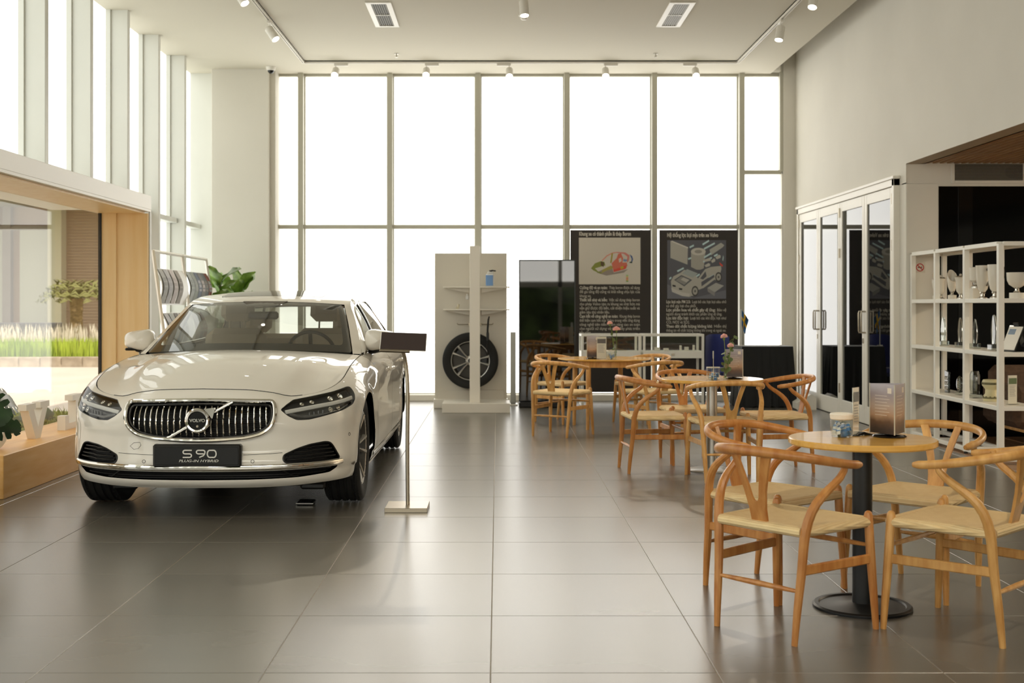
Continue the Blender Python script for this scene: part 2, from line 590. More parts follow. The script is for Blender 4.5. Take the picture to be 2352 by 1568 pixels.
# ---- left curtain wall with deep white fins and frosted panes
wl = struct(G().box(-4.3, -3.86, 16.76, 17.0, 0, 4.47).build('wall_left', M_fin), 'left curtain wall of deep white fins and frosted panes')
BAY0, BAY1 = 6.2, 11.73
fin_full = G(); fin_full.box(-4.2, -3.95, -0.04, 0.04, 0, 4.47, 0.004); fin_full.box(-4.2, -4.13, -0.065, 0.065, 0, 4.47); fm = fin_full.mesh('fin'); fm.materials.append(M_fin)
fin_up = G(); fin_up.box(-4.2, -3.95, -0.04, 0.04, 2.30, 4.47, 0.004); fin_up.box(-4.2, -4.13, -0.065, 0.065, 2.30, 4.47); fu = fin_up.mesh('fin'); fu.materials.append(M_fin)
for k in range(-13, 5):
    y = 10.8 + 1.2 * k
    inbay = BAY0 - 0.1 < y < 14.0
    link('fin', fu if inbay else fm, wl, (0, y, 0))
    G().box(-4.2, -4.18, y + 0.05, y + 1.15, 2.36, 4.46).build('frosted_pane', M_pane_l, wl)
    if not (BAY0 - 0.7 < y < 14.0):
        G().box(-4.2, -4.18, y + 0.05, y + 1.15, 0.1, 2.34).build('frosted_pane', M_pane_l, wl)
    G().box(-4.2, -4.04, y + 0.05, y + 1.15, 2.335, 2.395, 0.003).build('transom', M_fin, wl)
G().box(-4.3, -4.1, YR, BAY0, 0, 0.1).build('sill_rail', M_fin, wl)
G().box(-4.3, -4.1, 14.4, 16.8, 0, 0.1).build('sill_rail', M_fin, wl)

# ---- bay window box with wooden lining
bay = struct(G().box(-4.25, -3.30, BAY0, BAY1 + 0.012, 2.205, 2.337, 0.003).build('window_2', M_whitem), 'big bay window in a maple box, white beam on top')
G().box(-3.78, -3.30, BAY0, BAY1, 2.184, 2.205).build('soffit_lip', M_whitem, bay)
G().box(-3.78, -3.345, BAY0, BAY1 - 0.05, 2.165, 2.183).build('soffit', M_maple, bay)
g = G(); g.box(-3.76, -3.305, BAY1 - 0.09, BAY1, 0.0, 2.165)
g.build('jamb', M_maple, bay)
G().box(-3.76, -3.60, BAY1 - 0.108, BAY1 - 0.09, 0.29, 2.165).build('jamb_stop', M_maple, bay)
G().box(-3.305, -3.297, BAY1 - 0.055, BAY1 + 0.01, 0.0, 2.184).build('jamb_edge', M_frame, bay)
G().box(-3.752, -3.742, BAY0, BAY1 - 0.1, 0.28, 2.18).build('clear_pane', M_winglass, bay)
G().box(-3.765, -3.735, BAY1 - 0.118, BAY1 - 0.105, 0.29, 2.165).build('glass_edge', M_black, bay)
g = G(); g.box(-3.80, -3.30, 8.23, BAY1 - 0.09, 0.0, 0.294, 0.004)
g.build('sill_bench', M_pine, bay)
G().box(-4.25, -3.6, BAY0 - 0.03, BAY0, 0.0, 2.2).build('jamb_near', M_whitem, bay)
G().box(-3.80, -3.70, BAY0, 8.23, 0.0, 0.28).build('low_kerb', M_whitem, bay)

# ---- right wall
DY0, DY1, DZ = 12.46, 16.32, 2.50
g = G()

g.box(XR, XR + 0.2, 12.31, DY0 - .06, 2.51, 4.95)
g.box(XR, XR + 0.2, 12.19, 12.31, 2.70, 4.95)
g.box(XR, XR + 0.003, 12.19, 12.31, 2.5, 2.7)
g.box(XR, XR + 0.0019, 12.19, DY0 - .06, 0, 2.511)
g.box(XR, XR + 0.2, DY1 + 0.06, 17.0, 0, 4.95)
g.box(XR, XR + 0.2, DY0 - 0.06, DY1 + 0.06, DZ + 0.05, 4.95)
g.box(XR, XR + 0.2, YR, 12.19, 2.70, 4.95)
struct(g.build('wall_right', M_wall, sharp=20), 'plain white right wall above the glass doors and the alcove')
g = G()
g.box(XR - 0.06, XR + 0.05, DY0 - 0.075, DY0 - 0.01, 0, DZ + 0.07, 0.004)
g.box(XR - 0.06, XR + 0.05, DY1 + 0.01, DY1 + 0.075, 0, DZ + 0.07, 0.004)
g.box(XR - 0.06, XR + 0.05, DY0 - 0.075, DY1 + 0.075, DZ, DZ + 0.07, 0.004)
g.box(XR - 0.075, XR, DY0 - 0.10, DY1 + 0.10, DZ + 0.07, DZ + 0.10, 0.004)
struct(g.build('trim_2', M_white), 'white frame around the glass doors')
ys = np.linspace(DY1, DY0, 5)
for i in range(4):
    ya, yb = ys[i + 1] + 0.004, ys[i] - 0.004
    wfr = 0.085
    g = G()
    g.box(XR - .045, XR + 0.0, ya, ya + wfr, 0.01, DZ - 0.005, 0.004)
    g.box(XR - .045, XR + 0.0, yb - wfr, yb, 0.01, DZ - 0.005, 0.004)
    g.box(XR - .045, XR + 0.0, ya + wfr, yb - wfr, DZ - 0.115, DZ - 0.005, 0.004)
    g.box(XR - .045, XR + 0.0, ya + wfr, yb - wfr, 0.01, 0.20, 0.004)
    d = struct(g.build('door_%d' % (i + 1), M_white))
    d['label'] = ['white framed glass door leaf farthest back', 'white framed glass door leaf second from the back', 'white framed glass door leaf third from the back', 'white framed glass door leaf beside the wall corner'][i]
    G().box(XR - .030, XR - .020, ya + wfr - 0.01, yb - wfr + 0.01, 0.19, DZ - 0.11).build('glass_pane', M_darkglass, d)
    yh = (ya + 0.043) if i in (0, 2) else (yb - 0.043)
    g = G(); g.tube([(XR - .045, yh, 1.0), (XR - 0.09, yh, 1.0), (XR - 0.095, yh, 1.02), (XR - 0.095, yh, 1.21), (XR - 0.09, yh, 1.23), (XR - .045, yh, 1.23)], 0.009, 10)
    g.build('handle', M_satin, d)
    if i in (0, 2):
        g = G(); g.box(XR - 0.052, XR - .045, yh - 0.02, yh + 0.02, 0.88, 0.94, 0.004); g.build('lock', M_satin, d)
    for zz in (0.28, 1.85, 2.32):
        G().cyl(0.012, zz, zz + 0.11, 10, (XR - 0.047, ya + 0.002 if i in (1, 3) else yb - 0.002)).build('hinge', M_satin, d)
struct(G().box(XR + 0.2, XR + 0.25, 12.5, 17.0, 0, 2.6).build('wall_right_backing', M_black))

# ---- alcove on the right
AZ = 2.70
ac = struct(G().box(XR + 0.002, 4.36, 12.185, DY0 - .061, 0, 2.50, 0.003).build('wall_alcove_pier', M_wall), 'beige pier at the back of the alcove')
g = G()
g.box(XR + 0.2, 9.0, 12.2, 12.5, 2.49, AZ + 0.05)
g.box(XR + 0.004, XR + 0.2, 12.2, 12.3, 2.502, AZ - 0.004)
g.box(4.36, 9.0, 12.185, 12.199, 2.475, 2.495)
struct(g.build('wall_alcove_bulkhead', M_wall), 'beige bulkhead over the black glass of the alcove')
struct(G().box(4.36, 9.0, 12.2, 12.3, -0.1, 2.49).build('window_3', M_blackglass), 'black glass at the back of the alcove')
struct(G().box(4.56, 4.70, 12.194, 12.199, 0, 2.47).build('trim_3', M_gloss_black))
struct(G().box(8.6, 8.7, YR, 12.5, 0, 2.8).build('wall_alcove_side', M_wall))
struct(G().box(4.05, 8.6, YR, 12.2, -0.12, -0.004).build('floor_alcove', M_plank), 'brown wooden floor of the alcove')
fa = bpy.data.objects['floor_alcove']
pl = G().box(-0.0735, 0.0735, -0.599, 0.599, -0.01, 0.002, 0.001).mesh('plank'); pl.materials.append(M_plank)
for i in range(10):
    for j in range(4):
        y = 11.55 - 1.2 * j - (0.6 if i % 2 else 0.0)
        link('plank', pl, fa, (4.13 + 0.15 * i, y, 0))
ca = struct(G().box(XR + 0.001, 9.0, YR, 12.2, AZ + 0.06, AZ + 0.12).build('ceiling_alcove', M_black), 'timber slat ceiling of the alcove')
G().box(XR + 0.2, 4.215, YR, 12.2, AZ, AZ + 0.06).build('border_board', M_ceil, ca)
G().box(XR + 0.001, 4.21, YR, 12.2, AZ - 0.002, AZ + 0.06).build('border_board', mat('beige_board', rgb(170, 155, 132), 0.6), ca)
sl = G().box(-0.018, 0.018, 2.0, 12.195, AZ + 0.0, AZ + 0.06).mesh('slat'); sl.materials.append(M_slat)
for i in range(40):
    link('slat', sl, ca, (4.25 + 0.0715 * i, 0, 0))

# ---- rear wall behind the camera: a daylit glass front
g = G()
g.box(-4.4, 9.0, YR - 0.2, YR, -0.1, 0.12)
g.box(-4.4, 9.0, YR - 0.2, YR, 1.85, 2.02)
g.box(-4.4, 9.0, YR - 0.2, YR, 4.3, 5.0)
for x in (-4.3, -2.1, -0.1, 1.9, 3.9, 6.2, 8.5):
    g.box(x - 0.05, x + 0.05, YR - 0.15, YR, 0.1, 4.4)
rw = struct(g.build('wall_rear', M_wall), 'glazed front behind the viewer')
for i in range(6):
    x0, x1 = [-4.24, -2.04, -0.04, 1.96, 3.96, 6.26][i], [-2.16, -.16, 1.84, 3.84, 6.14, 8.44][i]
    G().box(x0, x1, YR - 0.12, YR - 0.1, 2.02, 4.3).build('frosted_pane', M_pane_r, rw)
struct(G().box(-40, 40, -40, YR - 0.2, -0.4, -0.15).build('ground_rear', mat('asphalt', rgb(58, 54, 50), .9)))
g = G(); g.grid(60, 8, lambda u, v: (-25 + 50 * u, -16 - 3 * v + .5 * math.sin(31 * u + 7 * v), -.2 + 3.2 * math.sin(PI * .5 * v) * (.8 + .2 * math.sin(23 * u) * math.sin(9 * u))))
struct(g.build('hill_rear', noisy(mat('dark_planting', rgb(40, 52, 26), .9), rgb(26, 34, 18), rgb(74, 92, 42), (1.5, 1.5, 1.5)), recalc=False), 'dark green planting outside behind the viewer')
al = bpy.data.lights.new('alcove_light', 'AREA'); al.shape = 'RECTANGLE'; al.size = .5; al.size_y = 1.5; al.energy = 110; al.color = (1, .84, .62)  # added lamp without a fixture, brightens the dark alcove and its slats
ao = bpy.data.objects.new('alcove_light', al); COL.objects.link(ao); ao.location = (7.9, 9.4, 2.66)

# ================================================================ THE CAR (front at y = 0, towards +y; centre line x = 0)
CARX, CARY = -1.785, 7.32
M_paint = mat('pearl_white_paint', rgb(233, 229, 219), 0.55, 0.0, coat=1.0, spec=0.25)
M_trim = mat('black_trim', rgb(20, 20, 19), 0.35)
M_dark = mat('car_dark_cavity', rgb(8, 8, 8), 0.6)
M_carglass = clear_glass('car_glass', (0.66, 0.68, 0.64, 1), 1.6)
M_lens = clear_glass('lamp_lens', (0.93, 0.94, 0.94, 1), 1.0)
M_insert = mat('wheel_insert_grey', rgb(74, 71, 66), .5)
M_alloy = mat('wheel_alloy', rgb(206, 204, 198), 0.32, 0.65)
M_seat = mat('car_seat_leather', rgb(196, 180, 156), 0.55)
M_lampin = mat('lamp_inner', rgb(120, 122, 122), 0.25, 0.7)
M_letter = mat('plate_lettering', rgb(222, 220, 212), 0.5)
M_amber = mat('red_lamp', rgb(130, 14, 12), 0.1)

PL = [((0, 0), .790), ((.25, .012), .785), ((.45, .05), .766), ((.60, .115), .740), ((.74, .22), .752), ((.848, .37), .778),
      ((.902, .55), .815), ((.922, .8), .868), ((.926, 1.0), .900), ((.931, 1.25), .926), ((.935, 1.6), .944), ((.94, 2.2), .957),
      ((.94, 3.0), .972), ((.935, 3.7), .99), ((.91, 4.25), 1.0), ((.85, 4.62), 1.0), ((.70, 4.86), .998), ((.45, 4.965), .99), ((0, 5.0), .985)]
ctrl = [p for p, _ in PL]
sym = [(-x, y) for x, y in ctrl[1:][::-1][-6:]] + ctrl            # a few mirrored points keep the nose smooth
sym += [(-x, y) for x, y in ctrl[:-1][::-1][:6]]
cc = np.array(sym, float)
tt = np.concatenate([[0], np.cumsum(np.linalg.norm(np.diff(cc, axis=0), axis=1))])
i0 = 6
plan_spl = Spl(tt, cc)
fine_t = np.linspace(tt[i0], tt[i0 + len(ctrl) - 1], 1600)
fp = plan_spl(fine_t)
fs_ = np.concatenate([[0], np.cumsum(np.linalg.norm(np.diff(fp, axis=0), axis=1))])
S_END = fs_[-1]
fx, fy = fp[:, 0], fp[:, 1]
dxy = np.gradient(fp, fs_, axis=0); dxy /= np.linalg.norm(dxy, axis=1)[:, None]
nx_, ny_ = -dxy[:, 1], dxy[:, 0]                                  # inward normal
def s_of_y(y): return float(np.interp(y, fy, fs_))
def s_of_x(x): return float(np.interp(x, fx[:500], fs_[:500]))
ctrl_s = np.interp(tt[i0:i0 + len(ctrl)], fine_t, fs_)
ztop_f = Pch(ctrl_s, [z for _, z in PL])
front_d = Pch([.17, .20, .225, .255, .29, .325, .36, .42, .5, .6, .68, .73, 1.1], [.12, .085, .05, .034, .032, .004, .002, .018, .022, .016, .018, .028, .028])
side_d = Pch([.17, .22, .28, .36, .45, .52, .62, .72, .8, .9, 1.0], [.075, .036, .018, .008, .006, .008, .006, .0, .0, .004, .008])
roll_d = Pch([-.02, 0, .012, .03, .06, .10, .15, .2, 1.0], [.150, .125, .098, .070, .042, .020, .006, 0, 0])
def plan(s):
    a = np.abs(s); sg = np.where(np.asarray(s) < 0, -1.0, 1.0)
    return np.interp(a, fs_, fx) * sg, np.interp(a, fs_, fy), np.interp(a, fs_, nx_) * sg, np.interp(a, fs_, ny_)
def body(s, z):
    """skin of the lower body: s along the plan outline from the nose, z height"""
    s = np.asarray(s, float); z = np.asarray(z, float)
    x, y, nx, ny = plan(s)
    a = np.abs(s)
    w = np.clip((a - 0.55) / 0.7, 0, 1); w = w * w * (3 - 2 * w)
    wr = np.clip((a - (S_END - 1.2)) / 0.7, 0, 1); w = w * (1 - wr)
    h = ztop_f(a) - z
    d = front_d(z) * (1 - w) + side_d(z) * w + roll_d(h)
    yy = y
    for yc in (.88, 3.88):                                        # flared wheel arches
        rr = np.sqrt((yy - yc) ** 2 + (z - .345) ** 2)
        d = d - .012 * np.exp(-((rr - .39) / .035) ** 2) * (a > .9) * (z > .3)
    return np.stack([x + nx * d, y + ny * d, z], -1)
def body_n(s, z):
    e = 2e-3
    du = body(np.asarray(s) + e, z) - body(np.asarray(s) - e, z)
    dv = body(s, np.asarray(z) + e) - body(s, np.asarray(z) - e)
    n = np.cross(du, dv)
    return n / np.linalg.norm(n, axis=-1, keepdims=True)

def resample(poly, ds, closed=True):
    P = [np.array(p, float) for p in poly]
    out = []
    for i in range(len(P) if closed else len(P) - 1):
        a, b = P[i], P[(i + 1) % len(P)]
        n = max(1, int(math.ceil(np.linalg.norm(b - a) / ds)))
        out += [a + (b - a) * k / n for k in range(n)]
    if not closed: out.append(P[-1])
    return np.array(out)
def rounded(poly, r, k=5):
    """rounds the corners of a closed polygon"""
    P = [np.array(p, float) for p in poly]; n = len(P); out = []
    for i in range(n):
        a, b, c = P[i - 1], P[i], P[(i + 1) % n]
        ri = r[i] if isinstance(r, (list, tuple)) else r
        l1, l2 = np.linalg.norm(a - b), np.linalg.norm(c - b)
        q = min(ri, l1 * .48, l2 * .48)
        p0, p1 = b + (a - b) / l1 * q, b + (c - b) / l2 * q
        for j in range(k + 1):
            t = j / k
            out.append((1 - t) ** 2 * p0 + 2 * t * (1 - t) * b + t * t * p1)
    return np.array(out)
def inside(pts, poly):
    x, y = pts[:, 0], pts[:, 1]; c = np.zeros(len(pts), bool); n = len(poly)
    for i in range(n):
        x0, y0 = poly[i - 1]; x1, y1 = poly[i]
        if y0 == y1: continue
        k = (y0 > y) != (y1 > y)
        c ^= k & (x < (x1 - x0) * (y - y0) / (y1 - y0) + x0)
    return c
def seg_dist(pts, loop):
    d = np.full(len(pts), 9.0); A = loop; B = np.roll(loop, -1, 0)
    for a, b in zip(A, B):
        v = b - a; l = v @ v
        if l < 1e-14: continue
        t = np.clip(((pts - a) @ v) / l, 0, 1)
        d = np.minimum(d, np.linalg.norm(pts - a - t[:, None] * v, axis=1))
    return d
def panel(name, outer, holes, m, parent, fn=body, nfn=body_n, ds=.022, hu=.035, hv=.022, off=0.0, edge=.014, depth_holes=None):
    """a panel cut out of a surface fn(u, v): outline, holes, smooth normals, folded-in edges"""
    loops = [resample(outer, ds)] + [resample(h, ds) for h in holes]
    lo, hi = loops[0].min(0), loops[0].max(0)
    gu, gv = np.meshgrid(np.arange(lo[0] + hu / 2, hi[0], hu), np.arange(lo[1] + hv / 2, hi[1], hv))
    gp = np.stack([gu.ravel(), gv.ravel()], 1)
    gp = gp[inside(gp, loops[0])]
    for h in loops[1:]: gp = gp[~inside(gp, h)]
    for l in loops: gp = gp[seg_dist(gp, l) > .45 * min(hu, hv)]
    allp = np.concatenate(loops + [gp]); edges = []; o = 0
    for l in loops:
        edges += [(o + i, o + (i + 1) % len(l)) for i in range(len(l))]; o += len(l)
    r = mgeo.delaunay_2d_cdt([Vector(p) for p in allp], edges, [], 0, 1e-6)
    pts = np.array([tuple(v) for v in r[0]]); tri = np.array([f for f in r[2] if len(f) == 3])
    cen = pts[tri].mean(1); ok = inside(cen, loops[0])
    for h in loops[1:]: ok &= ~inside(cen, h)
    tri = tri[ok]
    nn = nfn(pts[:, 0], pts[:, 1]); P3 = fn(pts[:, 0], pts[:, 1]) + nn * off
    f0 = P3[tri[:, 0]]; fnrm = np.cross(P3[tri[:, 1]] - f0, P3[tri[:, 2]] - f0)
    flip = (fnrm * nn[tri[:, 0]]).sum(1) < 0
    tri[flip] = tri[flip][:, ::-1]
    V = [tuple(p) for p in P3]; F = [tuple(int(q) for q in t) for t in tri]; NN = [tuple(q) for q in nn]
    for li, l in enumerate(loops):                                # folded edge
        e = edge if li == 0 else (depth_holes or edge)
        if e <= 0: continue
        ln = nfn(l[:, 0], l[:, 1]); A = fn(l[:, 0], l[:, 1]) + ln * off; B = A - ln * e
        b = len(V); n = len(l)
        T = np.roll(A, -1, 0) - np.roll(A, 1, 0); sd = np.cross(T, ln); sd /= np.linalg.norm(sd, axis=1)[:, None] + 1e-9
        V += [tuple(p) for p in A] + [tuple(p) for p in B]; NN += [tuple(q) for q in sd] * 2
        F += [(b + i, b + (i + 1) % n, b + n + (i + 1) % n, b + n + i) for i in range(n)]
    me = bpy.data.meshes.new(name); me.from_pydata(V, [], F); me.materials.append(m)
    me.polygons.foreach_set('use_smooth', [True] * len(F)); me.update()
    me.normals_split_custom_set_from_vertices(NN)
    return link(name, me, parent)
def on_body(s, z, off=0.0):
    p = body(np.array([s]), np.array([z]))[0]; n = body_n(np.array([s]), np.array([z]))[0]
    return Vector(p + n * off)
def strip_on(g, uv, rad, off=0.0, flat=None, seg=8, closed=False, fn=None):
    pts = [fn(u, v, off) if fn else on_body(u, v, off) for u, v in uv]
    return g.tube(pts, rad, seg, closed=closed, flat=flat)
def mir(poly): return [(-x, y) for x, y in poly][::-1]

WY0, WY1, WZ, ARCH = .88, 3.88, .345, .375
def arch_pts(yc, z0, n=26):
    dy = math.sqrt(ARCH ** 2 - (WZ - z0) ** 2); a0 = math.atan2(z0 - WZ, -dy); a0 = a0 if a0 > 0 else a0 + 2 * PI
    a1 = math.atan2(z0 - WZ, dy)
    out = []
    for k in range(n + 1):
        a = a0 + (a1 - a0) * k / n
        out.append((s_of_y(yc + ARCH * math.cos(a)), WZ + ARCH * math.sin(a)))
    return out
def top_line(sa, sb, n, gap=.0):
    return [(s, float(ztop_f(abs(s))) - gap) for s in np.linspace(sa, sb, n)]

# outlines in (s, z)
SD0, SD1, SD2 = s_of_y(1.52), s_of_y(2.62), s_of_y(3.62)
headlight = [(.497, .668), (.545, .697), (.605, .721), (.80, .741), (.97, .759), (1.13, .780), (1.168, .778), (1.162, .735), (1.135, .700), (1.085, .674), (.95, .645), (.80, .622), (.68, .604), (.60, .604), (.545, .630)]
headlight = [tuple(p) for p in rounded(headlight, .014, 3)]
_gr = [(.458, .716), (.463, .665), (.456, .612), (.432, .566), (.380, .527), (.28, .503)]
grille = [(0, .729)] + _gr + [(0, .487)] + [(-x, z) for x, z in _gr[::-1]]
grille = [tuple(p) for p in rounded(grille, [.2, .03, .05, .05, .05, .05, .1, .2, .1, .05, .05, .05, .05, .03], 4)]
intake = [(.505, .372), (.512, .398), (.60, .432), (.68, .452), (.79, .463), (.835, .455), (.862, .425), (.90, .362), (.895, .350), (.75, .349), (.57, .347), (.520, .353)]
intake = [tuple(p) for p in rounded(intake, .02, 3)]
lower = [(-.90, .310), (-.5, .306), (0, .304), (.5, .306), (.90, .310), (.895, .295), (.84, .272), (.62, .258), (.3, .254), (0, .253), (-.3, .254), (-.62, .258), (-.84, .272), (-.895, .295)]
lower = [tuple(p) for p in rounded(lower, .012, 2)]

def build_car(loc, label, paint):
    car = thing('car', label, 'car', loc)
    # --- front skin: bumper and fenders in one piece
    half = [(0, .20), (.35, .20), (.62, .203), (.80, .21)] + arch_pts(WY0, .215) + [(SD0 - .3, .205), (SD0 - .003, .21)]
    half += [(SD0 - .003, z) for z in np.linspace(.23, float(ztop_f(SD0)) - .004, 12)]
    half += top_line(SD0 - .01, .02, 60, .002)
    outer = half + mir(half[1:])
    panel('front_body', outer, [headlight, mir(headlight), grille, intake, mir(intake), lower], paint, car, depth_holes=.03)
    # --- doors and rear quarters
    for sg in (1, -1):
        q = (lambda p: p) if sg > 0 else mir
        d1 = [(SD0 + .003, .21)] + [(s, .205) for s in np.linspace(SD0 + .1, SD1 - .1, 4)] + [(SD1 - .003, .21), (SD1 - .003, .6)] + top_line(SD1 - .003, SD0 + .003, 14, .004)
        o = panel('front_door', q(d1), [], paint, car)
        g = G()
        strip_on(g, [(sg * (SD1 - .30 + .03 * i), .80 + .004 * math.sin(i)) for i in range(8)], .011, .022, (1, .9))
        for i in (0, 7): g.ball(on_body(sg * (SD1 - .30 + .03 * i), .80, .010), .014)
        g.build('door_handle', paint, o)
        yr = 3.88 - math.sqrt((ARCH + .01) ** 2 - (WZ - .215) ** 2)
        a2 = [(s_of_y(y), z) for y, z in [(3.88 + (ARCH + .012) * math.cos(a), WZ + (ARCH + .012) * math.sin(a)) for a in np.linspace(3.5, 2.45, 10)]]
        d2 = [(SD1 + .003, .21), (SD1 + .2, .205)] + a2 + [(SD2 - .003, .70)] + [(SD2 - .003, .85)] + top_line(SD2 - .003, SD1 + .003, 12, .004)
        o = panel('rear_door', q(d2), [], paint, car)
        g = G()
        strip_on(g, [(sg * (SD2 - .30 + .03 * i), .825) for i in range(8)], .011, .022, (1, .9))
        for i in (0, 7): g.ball(on_body(sg * (SD2 - .30 + .03 * i), .825, .010), .014)
        g.build('door_handle', paint, o)
        # sill moulding in chrome and rocker
        g = G(); strip_on(g, [(sg * s, .268) for s in np.linspace(s_of_y(1.27), s_of_y(3.48), 24)], .013, .006, (1.2, .5))
        g.build('sill_moulding', M_chrome, car)
        g = G()
        for y0 in np.linspace(1.27, 3.40, 2)[:1]:
            g.box(sg * .80, sg * .875, 1.27, 3.50, .155, .215, .02)
        g.build('rocker', paint, car)
    rear = [(S_END, .22), (SD2 + .9, .215)] + arch_pts(WY1, .215)[::-1]
    rq = [p for p in rear if p[0] > SD2 - .5]
    rq = rq[:2] + [p for p in arch_pts(WY1, .215)[::-1] if p[0] > SD2 + .004 or p[1] > .60]
    rq = [p for p in rq if p[0] >= SD2 + .003]
    zz = WZ + math.sqrt(max(0, ARCH ** 2 - (3.62 - 3.88) ** 2))
    rq += [(SD2 + .003, zz + .012), (SD2 + .003, .85)] + top_line(SD2 + .003, S_END, 30, .003)
    def body_r(s, z): return body(s, z)
    for sg in (1, -1):
        panel('rear_quarter', rq if sg > 0 else mir(rq), [], paint, car)
        lamp = [(S_END - .85, .80), (S_END - .35, .80), (S_END - .33, .92), (S_END - .85, .93)]
        panel('tail_lamp', lamp if sg > 0 else mir(lamp), [], M_amber, car, off=.006, edge=.01)
    # --- dark inner shell, wheel wells and floor pan
    inn = lambda s, z: body(s, z) - body_n(s, z) * .075
    ih = [(0, .22), (.62, .22)] + arch_pts(WY0, .23) + [(s_of_y(2.4), .22)] + arch_pts(WY1, .23) + [(S_END, .23)] + [(S_END, .90)] + [(s, float(ztop_f(s)) - .05) for s in np.linspace(S_END - .02, 0.02, 50)]
    panel('inner_shell', ih + mir(ih[1:-1]), [], M_dark, car, fn=inn, hu=.08, hv=.08, ds=.06, edge=0)
    g = G(); g.box(-.72, .72, .40, 4.8, .17, .24, .03); g.box(-.60, .60, .22, .5, .192, .23, .01); g.box(-.5, .5, 1.2, 3.5, .15, .2, .02)
    g.build('floor_pan', M_dark, car)
    for sg in (1, -1):
        for yc in (WY0, WY1):
            g = G(); M = Matrix.Translation((sg * .60, yc, WZ)) @ Matrix.Rotation(R(90), 4, 'Y')
            prof = [(.02, -.01), (ARCH - .005, -.01), (ARCH - .005, .245)] if sg > 0 else [(.02, .01), (ARCH - .005, .01), (ARCH - .005, -.245)]
            vs = []; n = 28
            a0, a1 = R(-25), R(205)
            def wf(u, v):
                a = a0 + (a1 - a0) * u
                if v < .5: r, x = .05 + (ARCH - .055) * v * 2, sg * .58
                else: r, x = ARCH - .005, sg * (.58 + .285 * (v - .5) * 2)
                return (x, yc + r * math.cos(a), WZ + r * math.sin(a))
            g.grid(30, 5, wf); g.build('wheel_well', M_dark, car, recalc=False)
    # --- underside lip below the bumper and small air deflectors
    g = G(); strip_on(g, [(s, .199) for s in np.linspace(-.60, .60, 40)], .006, -.02, (1, 3)); g.build('front_lip', M_trim, car)
    for sg in (1, -1):
        G().box(sg * .52, sg * .68, .56, .60, .12, .20, .012).build('air_deflector', M_trim, car)
    # --- hood: patch between the front rim, the fender rims and the windscreen base
    SF, SE = .70, s_of_y(1.50)
    rim = lambda s: body(np.array([s]), np.array([float(ztop_f(abs(s)))]))[0]
    FC = np.array([rim(s) for s in np.linspace(-SF, SF, 61)])
    LC = np.array([rim(-s) for s in np.linspace(SF, SE, 51)]); RC = np.array([rim(s) for s in np.linspace(SF, SE, 51)])
    xr, yr_, zr = RC[-1]
    aa = np.linspace(-1, 1, 61)
    BC = np.stack([aa * xr, 1.30 + (yr_ - 1.30) * np.abs(aa) ** 2.2, .985 - (.985 - zr) * np.abs(aa) ** 2.0], 1)
    A = aa[:, None, None]; u = (A + 1) / 2; b = np.linspace(0, 1, 51)[None, :, None]
    Sf = (1 - b) * FC[:, None, :] + b * BC[:, None, :] + (1 - u) * LC[None] + u * RC[None] - ((1 - u) * ((1 - b) * FC[0] + b * BC[0]) + u * ((1 - b) * FC[-1] + b * BC[-1]))
    absA, bb = np.abs(aa)[:, None], np.linspace(0, 1, 51)[None, :]
    win = (np.sin(PI * np.clip(bb, 0, 1)) ** .6)
    crown = .020 * (1 - absA ** 2) * win
    ac_ = .60 + .10 * bb                                            # crease running from the grille corner to the A pillar
    win2 = np.sin(PI * bb) ** 1.6
    valley = -.014 * np.exp(-((absA - ac_ - .13) / .10) ** 2) * win2
    ridge = .009 * np.exp(-((absA - ac_ + .04) / .06) ** 2) * win2
    Sf[..., 2] += crown + valley + ridge
    hood = Sf.copy(); cen = hood.mean((0, 1)); hood = cen + (hood - cen) * np.array([.9972, .9972, 1.0])
    g = G(); nu, nv = 61, 51
    g.add(hood.reshape(-1, 3), [(i * nv + j, (i + 1) * nv + j, (i + 1) * nv + j + 1, i * nv + j + 1) for i in range(nu - 1) for j in range(nv - 1)])
    per = [i * nv for i in range(nu)] + [(nu - 1) * nv + j for j in range(1, nv)] + [i * nv + nv - 1 for i in range(nu - 2, -1, -1)] + [j for j in range(nv - 2, 0, -1)]
    hp = hood.reshape(-1, 3); A3 = hp[per]; B3 = A3 - np.array([0, 0, .016]); n = len(per)
    g.add(list(A3) + list(B3), [(i, (i + 1) % n, n + (i + 1) % n, n + i) for i in range(n)])
    hd = g.build('hood', paint, car, recalc=False, sharp=60)
    g = G(); g.tube([tuple(p_ + np.array([0, 0, .0008])) for p_ in FC[::2]], .0019, 6); g.build('hood_seam', M_trim, hd)
    # --- canopy: rails, windscreen, roof, rear window
    tau = [0, .10, .20, .30, .36, .45, .55, .65, .74, .84, .93, 1.0]
    rail = [(.800, 1.56, .945), (.745, 1.82, 1.075), (.69, 2.06, 1.195), (.637, 2.29, 1.298), (.622, 2.46, 1.340), (.612, 2.8, 1.375), (.606, 3.2, 1.380), (.602, 3.6, 1.345), (.60, 3.92, 1.265), (.625, 4.2, 1.150), (.665, 4.42, 1.045), (.69, 4.55, 1.0)]
    cent = [(0, 1.30, .975), (0, 1.58, 1.105), (0, 1.86, 1.222), (0, 2.15, 1.325), (0, 2.36, 1.366), (0, 2.8, 1.412), (0, 3.2, 1.420), (0, 3.6, 1.388), (0, 3.98, 1.300), (0, 4.26, 1.180), (0, 4.50, 1.065), (0, 4.62, 1.005)]
    RS, CS = Spl(tau, rail), Spl(tau, cent)
    wrap = Pch([0, .02, .2, .33, 1], [.02, .075, .075, .0, 0])
    def RW(t):
        p = RS(t); p[..., 1] += wrap(t); return p
